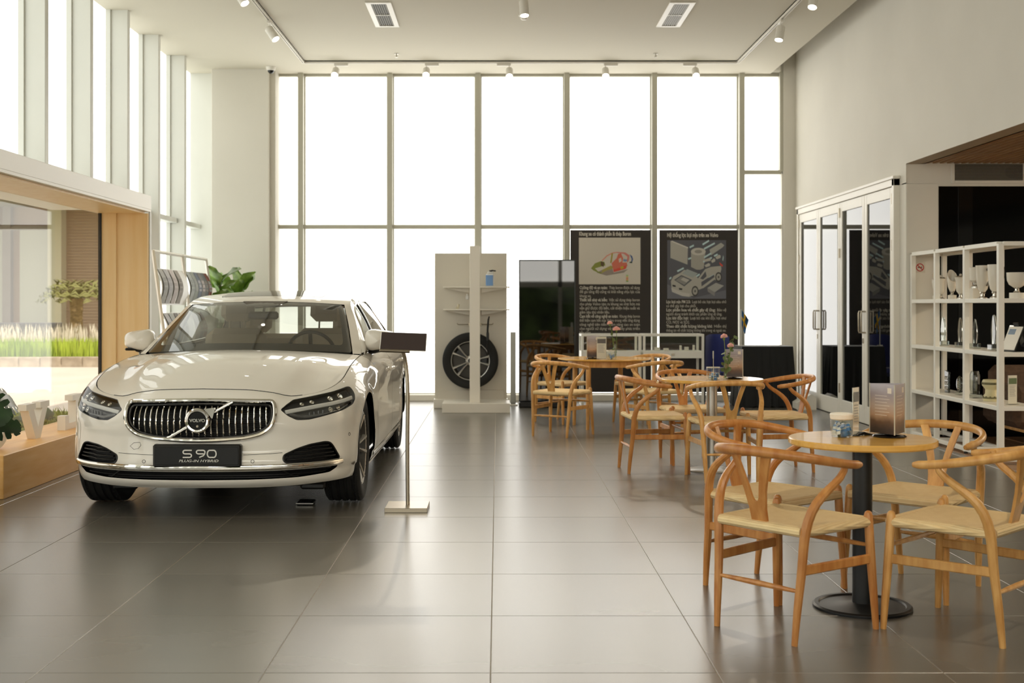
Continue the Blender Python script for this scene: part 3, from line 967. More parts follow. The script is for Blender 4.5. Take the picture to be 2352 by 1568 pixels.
    def canopy(a, t):
        a = np.asarray(a, float); t = np.asarray(t, float)
        r, c = RS(t), CS(t); k = np.abs(a)[..., None] ** 2.2
        p = c + (r - c) * k; p[..., 0] = r[..., 0] * a
        e = np.clip((np.abs(a) - .86) / .14, 0, 1)
        p[..., 1] += wrap(t) * e ** 2
        return p
    def canopy_n(a, t):
        e = 1e-3; du = canopy(np.asarray(a) + e, t) - canopy(np.asarray(a) - e, t); dv = canopy(a, np.asarray(t) + e) - canopy(a, np.asarray(t) - e)
        n = np.cross(du, dv); return n / np.linalg.norm(n, axis=-1, keepdims=True)
    kw = dict(fn=canopy, nfn=canopy_n, hu=.07, hv=.016, ds=.03)
    rect = lambda a0, a1, t0, t1: [(a0, t0), (a1, t0), (a1, t1), (a0, t1)]
    wsr = rounded(rect(-.922, .922, .006, .297), [.02, .02, .05, .05], 4)
    frit = rounded(rect(-.862, .862, .045, .283), .03, 4)
    panel('windscreen', wsr, [], M_carglass, car, edge=0, **kw)
    panel('windscreen_border', wsr, [frit], M_trim, car, off=-.006, edge=0, **kw)
    roofp = rect(-1, 1, .30, .745); sunr = rounded(rect(-.66, .66, .365, .60), .04, 4)
    panel('roof', roofp, [sunr], paint, car, edge=.01, **kw)
    panel('glass_roof', rounded(rect(-.655, .655, .367, .598), .04, 4), [], M_darkglass, car, edge=0, off=.001, **kw)
    for sg in (1, -1):
        pp = [(.93, .0), (1.0, .0)] + [(1.0, t) for t in np.linspace(.03, .30, 10)] + [(.93, .30)] + [(.93, t) for t in np.linspace(.27, .03, 8)]
        panel('pillar_front', pp if sg > 0 else mir(pp), [], paint, car, edge=.012, **kw)
        pp = [(.86, .745), (1.0, .745)] + [(1.0, t) for t in np.linspace(.78, 1.0, 8)] + [(.86, 1.0)] + [(.86, t) for t in np.linspace(.97, .77, 6)]
        panel('pillar_rear', pp if sg > 0 else mir(pp), [], paint, car, edge=.012, **kw)
    panel('rear_window', rect(-.855, .855, .748, .965), [], M_carglass, car, edge=0, **kw)
    # --- boot lid
    g = G()
    def boot(u, v):
        s = SD2 + .45 + (S_END - SD2 - .45) * v
        r = rim(s); a = 2 * u - 1
        yc = 4.50 + .42 * v; 
        return (r[0] * a * (1 if v < .999 else 1), yc + (r[1] - yc) * abs(a) ** 2, 1.0 + .012 * (1 - a * a) + (r[2] - 1.0) * abs(a) ** 2)
    g.grid(21, 10, boot); g.build('boot_lid', paint, car, recalc=False)
    # --- side glazing between belt line and rail
    belt_y = np.linspace(1.2, 4.7, 200)
    bx = np.array([rim(s_of_y(y)) for y in belt_y])
    def sideg(t, v):
        t = np.asarray(t, float); v = np.asarray(v, float)
        r = RW(t); yb = r[..., 1]
        bxx = np.interp(yb, belt_y, bx[:, 0]) ; bzz = np.interp(yb, belt_y, bx[:, 2])
        x = bxx + (r[..., 0] - bxx) * v + .022 * np.sin(PI * np.clip(v, 0, 1))
        return np.stack([x, yb, bzz + (r[..., 2] - bzz) * v], -1)
    def sideg_n(t, v):
        e = 2e-3; n = np.cross(sideg(np.asarray(t) + e, v) - sideg(np.asarray(t) - e, v), sideg(t, np.asarray(v) + e) - sideg(t, np.asarray(v) - e))
        return n / (np.linalg.norm(n, axis=-1, keepdims=True) + 1e-9)
    tb = lambda y: float(np.interp(y, RW(np.linspace(0, 1, 300))[:, 1], np.linspace(0, 1, 300)))
    for sg in (1, -1):
        mx_ = np.array([sg, 1, 1])
        f = lambda t, v: sideg(t, v) * mx_
        fnn = lambda t, v: sideg_n(t, v) * mx_ * -1 if False else sideg_n(t, v) * mx_
        k2 = dict(fn=f, nfn=fnn, hu=.03, hv=.06, ds=.03)
        full = [(tb(1.62), .02)] + [(t, .0) for t in np.linspace(tb(1.7), tb(4.50), 20)] + [(t, 1.0) for t in np.linspace(tb(4.50), tb(1.62), 30)]
        dlo = [(tb(1.80), .10), (tb(2.6), .05), (tb(3.4), .05), (tb(3.95), .08), (tb(4.06), .20), (tb(3.95), .55), (tb(3.72), .80), (tb(3.4), .88), (tb(2.8), .89), (tb(2.4), .87), (tb(2.2), .80), (tb(2.0), .62)]
        dlo = rounded(dlo, .02, 3)
        panel('window_surround', full, [dlo], paint, car, edge=.01, **k2)
        panel('side_window', dlo, [], M_carglass, car, edge=0, off=-.004, **k2)
        g = G(); g.tube([Vector(f(np.array(a), np.array(b_))) for a, b_ in resample(dlo, .03)], .007, 6, closed=True); g.build('window_trim', M_chrome, car)
        g = G(); pts = [Vector(f(np.array(tb(2.60 + .03 * v)), np.array(v))) for v in np.linspace(.06, .88, 8)]
        g.tube(pts, .034, 6, flat=(1, .25), up=(0, 1, 0)); g.build('pillar_middle', M_gloss_black, car)
        # mirror
        mo = Vector((sg * .915, 1.90, 1.035))
        g = G()
        def mshape(u, v):
            a = 2 * PI * u; yy = -.10 + .17 * v
            k = math.sqrt(max(0.0, 1 - ((1 - v) ** 3.6))) if v < .999 else 1.0
            w, h = .118 * k, .076 * k
            ca, sa = math.cos(a), math.sin(a)
            xx = w * math.copysign(abs(ca) ** .55, ca); z_ = h * math.copysign(abs(sa) ** .55, sa)
            return (mo.x + sg * (xx * 1.0) + sg * (-.02 * (1 - v)), mo.y + yy + .05 * (abs(xx) / .118) * (1 if sg * xx * sg > 0 else 0), mo.z + z_ * (1 - .22 * (xx / .118)) )
        g.grid(28, 10, mshape, closeu=True)
        mm = g.build('mirror_housing', paint, car)
        G().box(mo.x - sg * .095, mo.x + sg * .09, mo.y + .058, mo.y + .07, mo.z - .055, mo.z + .055, .01).build('mirror_glass', M_chrome, mm)
        g = G(); g.tube([(sg * .82, 1.90, .945), (sg * .86, 1.90, .952), (sg * .91, 1.90, .972)], [.03, .028, .04], 8, flat=(.6, 1.2)); g.box(mo.x - sg * .1, mo.x + sg * .08, mo.y - .045, mo.y + .06, mo.z - .075, mo.z - .055, .01)
        g.build('mirror_foot', M_trim, mm)
    # --- cowl and wipers
    g = G(); g.grid(21, 3, lambda u, v: tuple(canopy(np.array((2 * u - 1) * .97), np.array(0.0)) + np.array([0, -.035 + .04 * v, -.012 + .004 * v])))
    g.build('cowl', M_trim, car, recalc=False)
    # --- grille: recessed mesh, bars, chrome frame, slash and badge
    gb = lambda s, z: body(s, z) - body_n(s, z) * .05
    panel('grille_backing', [(-.47, .48), (.47, .48), (.47, .735), (-.47, .735)], [], M_dark, car, fn=gb, edge=0, hu=.05, hv=.04)
    g = G()
    for z in np.arange(.50, .72, .012): strip_on(g, [(s, z) for s in np.linspace(-.43, .43, 18)], .0022, -.044, seg=4)
    tag(g.build('grille_mesh', M_trim, car), kind='stuff')
    g = G(); strip_on(g, resample(grille, .02), .013, .004, (1, 1), 10, True); fr = g.build('grille_frame', M_chrome, car)
    g = G(); gi = np.array(grille) * np.array([.965, 1]); gi[:, 1] = .607 + (gi[:, 1] - .607) * .91
    strip_on(g, resample(gi, .02), .009, -.016, (1, 1), 8, True); g.build('grille_inner_frame', M_trim, car)
    for i in range(-11, 12):
        s = i * .0372
        zt = .714 - .012 * (abs(s) / .43) ** 2; zb = .502 + .055 * (abs(s) / .43) ** 3.2
        g = G(); strip_on(g, [(s * (1 - .0 * k), zt + (zb - zt) * k) for k in np.linspace(0, 1, 9)], .0068, -.020 + .0, (1.0, .8), 8)
        for vi in range(len(g.v)):
            x, y, z = g.v[vi]; k = (zt - z) / (zt - zb); g.v[vi] = (x, y + .016 * (2 * k - 1) ** 2 - .006, z)
        g.build('grille_bar', M_chrome, car)
    g = G(); strip_on(g, [(-.196, .497), (0, .610), (.200, .716)], .0095, .004, (1, .6)); g.build('grille_slash', M_chrome, car)
    yb = on_body(0, .612, 0).y
    Mb = Matrix.Translation((0, yb - .008, .612)) @ Matrix.Rotation(R(90), 4, 'X')
    g = G(); g.lathe([(.052, -.012), (.052, .010), (.056, .016), (.066, .018), (.074, .012), (.076, 0), (.076, -.02)], 40, Mb)
    ring = g.build('badge_ring', M_chrome, car)
    g = G(); g.lathe([(.0001, .006), (.053, .006)], 40, Mb); g.build('badge_disc', M_gloss_black, ring)
    g = G(); ang = R(36); c, s_ = math.cos(ang), math.sin(ang)
    tri_ = [(.088, .062), (.052, .066), (.074, .030)]
    g.prism([(.040, .070), (.108, .078), (.092, .012)], .004, .018, Mb); g.build('badge_arrow', M_chrome, ring)
    g = G(); put_text(g, 'VOLVO', .026, Mb @ Matrix.Translation((0, -.008, .0075)), offset=.0009, align='CENTER', width=.094)
    g.build('badge_lettering', M_chrome, ring, recalc=False, smooth=False)
    g = G(); g.cyl(.007, 0, .004, 12, (0, 0), M=Mb @ Matrix.Translation((0, -.034, .006))); g.build('badge_camera', M_satin, ring)
    # --- plate
    yp = on_body(0, .40, 0).y
    g = G(); g.box(-.262, .262, yp - .026, yp + .03, .335, .472, .010); pt = g.build('number_plate', M_trim, car)
    g = G(); g.box(-.250, .250, yp - .0285, yp - .02, .349, .459, .004); g.build('plate_face', mat('plate_black', rgb(18, 18, 17), .25), pt)
    Mp = Matrix.Translation((.012, yp - .0295, 0)) @ Matrix.Rotation(R(90), 4, 'X')
    lw = .0075
    g = G()
    def stroke(P, w=lw): 
        L = [np.array(p) for p in P]; L = [L[0]] + [L[i] for i in range(1, len(L)) if np.linalg.norm(L[i] - L[i - 1]) > 1e-4]
        vs = []
        for i in range(len(L)):
            d0 = L[i] - L[i - 1] if i else L[1] - L[0]; d1 = L[i + 1] - L[i] if i < len(L) - 1 else d0
            d0 = d0 / np.linalg.norm(d0); d1 = d1 / np.linalg.norm(d1); t = d0 + d1; t = t / np.linalg.norm(t)
            k = w / 2 / max(.5, float(t @ d0)); q = np.array([-t[1], t[0]]) * k
            vs += [L[i] + q, L[i] - q]
        g.add([Mp @ Vector((a[0], a[1], 0)) for a in vs], [(2 * i, 2 * i + 1, 2 * i + 3, 2 * i + 2) for i in range(len(L) - 1)])
    def arc(cx, cz, rx, rz, a0, a1, n=10): return [(cx + rx * math.cos(R(a)), cz + rz * math.sin(R(a))) for a in np.linspace(a0, a1, n)]
    z0, z1 = .396, .438; zm = (z0 + z1) / 2; sk = .10
    stroke([(-.040, z1), (-.072, z1)] + arc(-.080, z1 - .0105, .012, .0105, 90, 270) + [(-.064, zm), (-.054, zm)] + arc(-.054, z0 + .0105, .012, .0105, 90, -90) + [(-.058, z0), (-.094, z0)])
    stroke([(.030, zm), (.000, zm)] + arc(.000, z1 - .0105, .013, .0105, 270, 90) + [(.020, z1)] + arc(.026, z1 - .0105, .012, .0105, 90, 0) + [(.036, zm), (.028, z0 + .010), (.004, z0)])
    stroke(arc(.066, zm, .014, .021, 90, 270) + [(.086, z0)] + arc(.090, zm, .014, .021, -90, 90) + [(.066, z1)])
    g.build('plate_lettering', M_letter, pt, recalc=False, smooth=False)
    g = G(); put_text(g, 'PLUG-IN HYBRID', .021, Mp @ Matrix.Translation((-.001, .368, 0)), offset=.0001, align='CENTER', width=.235, shear=.25)
    g.build('plate_small_lettering', M_letter, pt, recalc=False, smooth=False)
    # --- chrome strip, lower grille
    g = G(); strip_on(g, [(s, .330 + .003 * abs(s) + .010 * max(0, abs(s) - .75)) for s in np.linspace(-.925, .925, 70)], .0165, .006, (1, .55), 8)
    g.build('chrome_strip', M_chrome, car)
    panel('lower_grille_backing', [(-.93, .235), (.93, .235), (.93, .325), (-.93, .325)], [], M_dark, car, fn=gb, edge=0, hu=.06, hv=.04)
    for z, e in ((.294, .86), (.278, .82), (.264, .62)):
        g = G(); strip_on(g, [(s, z) for s in np.linspace(-e, e, 44)], .0035, -.018, (1, 1.6), 6); g.build('lower_grille_slat', M_trim, car)
    for sg in (1, -1):
        g = G(); strip_on(g, [(sg * .585, .262), (sg * .50, .300)], .005, -.012, seg=6); g.build('lower_grille_post', M_trim, car)
        # intake
        ob = panel('intake_backing', [(sg * .49, .335), (sg * .92, .335), (sg * .92, .475), (sg * .49, .475)], [], M_dark, car, fn=gb, edge=0, hu=.05, hv=.04)
        g = G(); strip_on(g, resample([(sg * a, b_) for a, b_ in intake], .02), .005, .001, (1, 1), 6, True); g.build('intake_frame', M_trim, ob)
        for i, z in enumerate((.436, .415, .394, .373)):
            x0 = [.63, .58, .545, .53][i]; x1 = [.83, .855, .868, .88][i]
            g = G(); strip_on(g, [(sg * s, z + (.004 if s > .70 else 0)) for s in np.linspace(x0, x1, 16)], .0055, -.014, (1, 1.5), 6); g.build('intake_slat', M_trim, ob)
        # parking sensors
        for s, z in ((.325, .367), (1.02, .49)):
            g = G(); p = on_body(sg * s, z, .001); q = on_body(sg * s, z, .003); ax = (q - p).normalized()
            Mq = Matrix.Translation(p) @ ax.to_track_quat('Z', 'Y').to_matrix().to_4x4()
            g.lathe([(.0085, 0), (.009, .0015), (.0105, .0015), (.011, 0)], 18, Mq); g.build('parking_sensor', M_trim, car)
        # tow eye cover outline on the viewer's left
        if sg < 0:
            g = G(); strip_on(g, [(-.36, .478), (-.40, .475), (-.425, .455), (-.40, .436), (-.37, .440), (-.352, .462)], .0012, .0005, seg=4, closed=True); g.build('tow_cover_seam', M_trim, car)
        # headlight
        hb = lambda s, z: body(s, z) - body_n(s, z) * .045
        hl = panel('headlamp', [(sg * .48, .585), (sg * 1.185, .585), (sg * 1.185, .785), (sg * .48, .785)], [], mat('lamp_bowl', rgb(96, 96, 94), .3, .5), car, fn=hb, edge=0, hu=.05, hv=.03)
        panel('headlamp_lens', [(sg * a, b_) for a, b_ in headlight], [], M_lens, hl, edge=0, off=-.001, hu=.04, hv=.03)
        g = G(); strip_on(g, resample([(sg * a, b_) for a, b_ in headlight], .02), .0035, -.003, seg=6, closed=True); g.build('headlamp_seal', M_trim, hl)
        ctr = [(.53, .655), (.62, .668), (.74, .682), (.88, .694), (1.02, .706), (1.12, .716)]
        g = G(); strip_on(g, [(sg * a, b_) for a, b_ in ctr], .013, -.012, (1, .5), 8); g.build('daytime_light', mat('lamp_white', rgb(225, 225, 220), .25), hl)
        g = G(); strip_on(g, [(sg * a, b_) for a, b_ in [(.56, .644), (.66, .622), (.80, .630), (.95, .648), (1.05, .672)]], .010, -.02, (1, .5), 8); g.build('lower_light_bar', M_lampin, hl)
        for k in range(4):
            p = on_body(sg * (.70 + .035 * k), .642 + .003 * k, -.025); g = G(); g.box(p.x - .004, p.x + .004, p.y - .01, p.y + .012, p.z - .013, p.z + .013, .002); g.build('led_block', M_lampin, hl)
        for s, z, r_ in ((.66, .703, .013), (.74, .712, .014), (.86, .658, .015), (.93, .664, .016), (.90, .726, .018), (1.0, .735, .020)):
            p = on_body(sg * s, z, -.026); q = on_body(sg * s, z, 0)
            Mq = Matrix.Translation(p) @ (q - p).to_track_quat('Z', 'Y').to_matrix().to_4x4()
            g = G(); g.lathe([(r_ * .35, -.004), (r_ * .8, .004), (r_, .014), (r_ * 1.1, .014)], 16, Mq); g.ball(Mq @ Vector((0, 0, 0)), r_ * .5, 10, 6); g.build('lamp_reflector', M_chrome, hl)
        # seam of the bumper below the lamps
        g = G(); strip_on(g, [(sg * s, z) for s, z in ((.27, .405), (.33, .406), (.40, .408), (.45, .410), (.505, .412))], .0013, .0012, seg=4); g.build('bumper_seam', M_trim, car)
        # wheels
        for yc in (WY0, WY1):
            wheel((sg * .780, yc, .352), sg, car)
    # --- cabin
    G().grid(15, 5, lambda u, v: ((2 * u - 1) * .72, 1.45 + .50 * v + .12 * (1 - abs(2 * u - 1) ** 2) * (v - 1), .93 + .03 * math.sin(PI * v))).build('dashboard', mat('dash_dark', rgb(60, 56, 50), .6), car, recalc=False)
    g = G(); g.box(-.75, .75, 1.95, 4.3, .40, .45); g.box(-.72, .72, 1.9, 1.98, .5, .94, .02); g.build('cabin_floor', M_dark, car)
    def seat(name, x, y, w=.25, h=.66):
        g = G()
        g.box(x - w, x + w, y - .50, y, .46, .60, .06)
        M = Matrix.Translation((x, y - .02, .55)) @ Matrix.Rotation(R(-16), 4, 'X')
        g.box(-w, w, -.08, .08, 0, h - .08, .07, M)
        g.box(-w * .55, w * .55, -.05, .06, h - .02, h + .20, .05, M)
        g.tube([M @ Vector((-.06, 0, h - .1)), M @ Vector((-.06, 0, h + .02))], .008, 6); g.tube([M @ Vector((.06, 0, h - .1)), M @ Vector((.06, 0, h + .02))], .008, 6)
        return g.build(name, M_seat, car)
    seat('front_seat', -.37, 2.72); seat('front_seat', .37, 2.72)
    g = G(); M = Matrix.Translation((0, 3.75, .55)) @ Matrix.Rotation(R(-20), 4, 'X')
    g.box(-.66, .66, 3.3, 3.75, .46, .60, .06); g.box(-.64, .64, -.08, .08, 0, .52, .07, M)
    for x in (-.40, .40): g.box(x - .12, x + .12, -.05, .05, .53, .70, .05, M)
    g.build('rear_seat', M_seat, car)
    Ms = Matrix.Translation((.37, 2.05, .93)) @ Matrix.Rotation(R(-68), 4, 'X')
    g = G(); g.tube([Ms @ Vector((.18 * math.cos(a), .18 * math.sin(a), 0)) for a in np.linspace(0, 2 * PI, 29)[:-1]], .014, 8, closed=True)
    g.tube([Ms @ Vector((-.17, 0, 0)), Ms @ Vector((.17, 0, 0))], .016, 6); g.tube([Ms @ Vector((0, -.17, 0)), Ms @ Vector((0, 0, -.02))], .016, 6); g.lathe([(.0001, .02), (.06, .015), (.07, -.02)], 20, Ms)
    g.build('steering_wheel', M_trim, car)
    g = G(); g.box(-.115, .115, 2.06, 2.09, 1.190, 1.250, .018); g.tube([(0, 2.09, 1.25), (0, 2.13, 1.30)], .01, 6); g.build('rear_view_mirror', M_trim, car)
    g = G(); g.prism([(-.17, 0), (.17, 0), (.12, -.085), (-.12, -.085)], 0, .012, Matrix.Translation((0, 2.16, 1.318)) @ Matrix.Rotation(R(20), 4, 'X')); g.build('camera_pod', mat('pod_grey', rgb(92, 86, 76), .6), car)
    return car

def wheel(c, sg, parent):
    """alloy wheel with five twin spokes; sg gives the outer side"""
    M = Matrix.Translation(c) @ Matrix.Rotation(sg * R(90), 4, 'Y')
    g = G(); g.lathe([(.205, -.10), (.238, -.105), (.245, -.08), (.225, -.05), (.222, .05), (.236, .085), (.247, .098), (.243, .106), (.234, .101)], 48, M)
    g.lathe([(.0001, .052), (.036, .052), (.060, .045), (.065, .02), (.03, 0.0)], 24, M)
    w = g.build('wheel', M_alloy, parent)
    g = G(); g.lathe([(.234, .101), (.224, .08), (.222, .05), (.205, .02)], 48, M); g.build('rim_barrel', M_insert, w)
    g = G()
    prof = [(.238, -.100), (.250, -.112), (.300, -.120), (.330, -.117), (.346, -.104)]
    for z in (-.075, -.025, .025, .075): prof += [(.350, z - .012), (.341, z - .007), (.341, z + .007), (.350, z + .012)] if True else []
    prof += [(.346, .104), (.330, .117), (.300, .120), (.250, .112), (.240, .104)]
    g.lathe(prof, 64, M)
    for k in range(72):
        a = 2 * PI * k / 72
        for sz in (-1, 1):
            T = M @ Matrix.Rotation(a, 4, 'Z')
            g.box(.325, .3475, -.004, .004, sz * .080, sz * .104, 0, T @ Matrix.Rotation(.0, 4, 'X'))
    g.build('tyre', M_rubber, w)
    for k in range(5):
        a = 2 * PI * k / 5 + R(18)
        T = M @ Matrix.Rotation(a, 4, 'Z')
        g = G()
        for s in (-1, 1):
            P = [T @ Vector((.045, s * .010, .050)), T @ Vector((.11, s * .020, .066)), T @ Vector((.17, s * .036, .078)), T @ Vector((.232, s * .052, .084))]
            g.tube(P, [.015, .015, .019, .030], 6, flat=(.6, 1))
        g.build('spoke', M_alloy, w)
        g = G(); g.prism([(.07, -.010), (.20, -.034), (.205, .034), (.07, .010)], .042, .050, T); g.build('spoke_insert', M_trim, w)
        T2_ = M @ Matrix.Rotation(a + R(36), 4, 'Z'); g = G(); g.prism([(.075, -.030), (.16, -.064), (.215, -.082), (.222, 0), (.215, .082), (.16, .064), (.075, .030)], .034, .040, T2_); g.build('gap_insert', M_insert, w)
    g = G(); g.lathe([(.0001, .020), (.17, .020), (.17, .0), (.0001, .0)], 40, M); g.build('brake_disc', M_insert, w)
    g = G(); g.lathe([(.0001, .060), (.024, .059), (.030, .054), (.031, .04)], 24, M); g.build('hub_cap', M_trim, w)
    g = G(); g.lathe([(.0001, -.03), (.222, -.03)], 40, M); g.build('wheel_back', M_dark, w)
    return w

car = build_car((CARX, CARY, 0), 'white luxury saloon with a big chrome grille parked by the bay window', M_paint)

# ================================================================ TABLES AND WISHBONE CHAIRS
def make_chair(label, wood, group):
    """wishbone chair; faces +y, origin on the floor under the seat"""
    t = thing('wishbone_chair', label, 'chair', group=group)
    for s in (-1, 1):
        g = G(); g.tube([(s * .245, .222, 0), (s * .240, .216, .12), (s * .232, .205, .30), (s * .226, .198, .455), (s * .226, .198, .468), (s * .226, .198, .474)], [.0125, .016, .019, .018, .014, .006], 10)
        o = g.build('front_leg', wood, t)
        pts = curve3([(s * .190, -.235, 0), (s * .196, -.222, .15), (s * .205, -.205, .32), (s * .214, -.196, .44), (s * .232, -.165, .53), (s * .258, -.075, .61), (s * .262, -.015, .665), (s * .262, -.008, .690)], 22)
        rad = np.interp(np.linspace(0, 1, 22), [0, .2, .55, .75, .9, 1], [.0125, .0165, .020, .0185, .0155, .0125])
        g = G(); g.tube(pts, list(rad), 10); g.build('back_leg', wood, t)
        g = G(); g.box(s * .232 - .009, s * .232 + .009, -.005, .005, .265, .300)
        g = G(); a, b = Vector((s * .203, -.21, .283)), Vector((s * .233, .205, .283)); d = (b - a)
        M = Matrix.Translation((a + b) / 2) @ Matrix.Rotation(math.atan2(d.y, d.x), 4, 'Z'); g.box(-d.length / 2, d.length / 2, -.008, .008, -.019, .019, .004, M)
        g.build('side_stretcher', wood, t)
    g = G(); g.tube([(-.232, .206, .335), (-.12, .206, .335), (0, .206, .335), (.12, .206, .335), (.232, .206, .335)], [.007, .0105, .012, .0105, .007], 8); g.build('front_stretcher', wood, t)
    g = G(); g.tube([(-.198, -.217, .205), (-.1, -.217, .205), (0, -.217, .205), (.1, -.217, .205), (.198, -.217, .205)], [.007, .0105, .012, .0105, .007], 8); g.build('back_stretcher', wood, t)
    # steam-bent rail
    rp = [(-.268, .085, .672), (-.274, .02, .678), (-.272, -.06, .690), (-.248, -.15, .706), (-.195, -.222, .720), (-.11, -.268, .729), (0, -.284, .732)]
    rp = curve3(rp + [(-x, y, z) for x, y, z in rp[:-1][::-1]], 45)
    rad = np.interp(np.abs(np.linspace(-1, 1, 45)), [0, .4, .75, .97, 1], [.0185, .0175, .0155, .0145, .009])
    g = G(); g.tube(rp, list(rad), 12, flat=(1.12, .92)); g.build('top_rail', wood, t)
    # Y splat: a flat board that follows the lean of the back
    out = [(-.036, .425), (.036, .425), (.040, .50), (.052, .57), (.078, .66), (.100, .724), (.066, .728), (.044, .66), (.026, .59), (.017, .545), (.010, .531), (0, .526), (-.010, .531), (-.017, .545), (-.026, .59), (-.044, .66), (-.066, .728), (-.100, .724), (-.078, .66), (-.052, .57), (-.040, .50)]
    g = G(); g.prism(out, -.006, .006)
    vs = []
    for x, z, d in g.v:
        k = (z - .425) / .30; vs.append((x, -.196 - .078 * k - .02 * math.sin(PI * k) * 0 + .14 * x * x / .1 + d, z))
    g.v = vs; g.build('splat', wood, t)
    # woven seat: four dished triangles rolled over round rails
    fw, bw, fy_, by_ = .222, .200, .205, -.200
    g = G(); n = 25
    def top(u, v):
        y = by_ + (fy_ - by_) * v; w = bw + (fw - bw) * v; x = w * (2 * u - 1)
        e = max(abs(2 * u - 1), abs(2 * v - 1))
        side = abs(2 * u - 1) > abs(2 * v - 1)
        z = .4485 - .028 * (1 - e ** 2) ** 1.0
        return (x, y, z)
    g.grid(n, n, top)
    def under(u, v):
        y = by_ + (fy_ - by_) * v; w = bw + (fw - bw) * v
        return (w * (2 * u - 1), y, .408)
    g.grid(9, 9, under, flip=True)
    for (a, b) in (((-fw, fy_), (fw, fy_)), ((-bw, by_), (bw, by_)), ((-bw, by_), (-fw, fy_)), ((bw, by_), (fw, fy_))):
        L = math.hypot(b[0] - a[0], b[1] - a[1])
        g.tube([(a[0] + (b[0] - a[0]) * k, a[1] + (b[1] - a[1]) * k, .429) for k in np.linspace(0, 1, 7)], .021, 12)
    g.build('woven_seat', M_cord, t, sharp=50, recalc=False)
    return t

CH = {}
def place_chair(kind, x, y, fxv, fyv, label, group):
    if kind not in CH:
        c = CH[kind] = make_chair(label, M_chair if kind == 'teak' else M_chair_pale, group)
    else:
        c = copy_tree(CH[kind])
    c['label'] = label; c['group'] = group
    c.location = (x, y, 0); c.rotation_euler = (0, 0, math.atan2(fyv, fxv) - PI / 2)
    return c

GRP1, GRP2, GRP3 = 'wishbone chairs round the black-legged table', 'wishbone chairs round the steel-legged table', 'wishbone chairs round the far wooden table'
place_chair('teak', 1.19, 4.99, .77, .64, 'wishbone chair in front of the black-legged table with its back to the car', GRP1)
place_chair('teak', 1.262, 5.662, .65, -.76, 'wishbone chair behind the front one, on the car side of the black-legged table', GRP1)
place_chair('pale', 1.922, 5.662, -.70, -.71, 'pale wishbone chair behind the black-legged table, in front of the trophy shelf', GRP1)
place_chair('pale', 1.878, 4.965, -.71, .70, 'wishbone chair cut by the picture edge, nearest on the right of the black-legged table', GRP1)
place_chair('teak', 1.225, 9.70, .985, .10, 'wishbone chair seen side-on at the car side of the steel-legged table', GRP2)
place_chair('pale', 1.70, 9.23, -.05, 1.0, 'wishbone chair with its back to the viewer in front of the steel-legged table', GRP2)
place_chair('teak', 1.62, 10.32, .18, -.98, 'wishbone chair behind the steel-legged table, facing the viewer', GRP2)
place_chair('teak', 2.20, 9.74, -.98, -.12, 'wishbone chair on the right side of the steel-legged table, by the black cloth', GRP2)
place_chair('pale', .635, 12.34, .52, .855, 'wishbone chair at the front left of the far wooden table', GRP3)
place_chair('pale', 1.57, 12.45, -.45, .89, 'wishbone chair at the front right of the far wooden table', GRP3)
place_chair('pale', .72, 13.72, .72, -.69, 'wishbone chair behind the far wooden table, beside the black screen', GRP3)
place_chair('pale', 1.62, 13.72, -.72, -.69, 'wishbone chair behind the far wooden table, in front of the glass cabinets', GRP3)

# tables
def ped_table(name, label, loc, r, h, rb, pole_r, m_base, group=None, ring=True, thick=.028):
    t = thing(name, label, 'table', loc)
    g = G(); g.lathe([(.0001, h - thick), (r - .006, h - thick), (r, h - thick + .006), (r, h - .004), (r - .004, h), (.0001, h)], 72); g.build('table_top', M_top, t)
    g = G(); g.cyl(pole_r, .012, h - thick - .006, 36); g.build('column', m_base, t)
    g = G(); g.lathe([(.0001, .006), (rb, .006), (rb, .0), (.0001, 0)], 64)
    g.lathe([(pole_r, .022), (rb * .5, .012), (rb - .03, .010), (rb - .025, .016), (rb - .008, .016), (rb, .010), (rb, 0)] if ring else [(pole_r, .02), (rb * .6, .014), (rb - .01, .010), (rb, .004), (rb, 0)], 64); g.build('base_plate', m_base, t)
    g = G(); g.box(-.16, .16, -.03, .03, h - thick - .008, h - thick); g.box(-.03, .03, -.16, .16, h - thick - .008, h - thick); g.build('top_bracket', M_black, t)
    return t
M_blackmetal = mat('black_powder_coat', rgb(26, 26, 25), 0.42)
T1 = (1.568, 5.30); T1H = .727
T2 = (1.686, 9.70); T2H = .722
T3 = (1.143, 13.15); T3H = .735
ped_table('cafe_table', 'round pale wood cafe table on a black column with a disc foot', (T1[0], T1[1], 0), .310, T1H, .208, .042, M_blackmetal)
ped_table('cafe_table', 'round wood cafe table on a brushed steel column', (T2[0], T2[1], 0), .400, T2H, .20, .042, M_steel, ring=False, thick=.024)
t = thing('dining_table', 'round wooden dining table with four wooden legs, farthest of the tables', 'table', (T3[0], T3[1], 0), R(12))
g = G(); g.lathe([(.0001, T3H - .022), (.47, T3H - .022), (.498, T3H - .012), (.50, T3H - .004), (.496, T3H), (.0001, T3H)], 72); g.build('table_top', M_top, t)
g = G(); g.lathe([(.38, T3H - .085), (.395, T3H - .085), (.395, T3H - .022), (.38, T3H - .022), (.38, T3H - .085)], 60); g.build('apron', M_chair_pale, t)
for a in range(4):
    c, s = math.cos(R(45 + 90 * a)), math.sin(R(45 + 90 * a))
    g = G(); g.tube([(c * .36, s * .36, T3H - .03), (c * .365, s * .365, .45), (c * .375, s * .375, 0)], [.028, .026, .018], 12); g.build('leg', M_chair_pale, t)

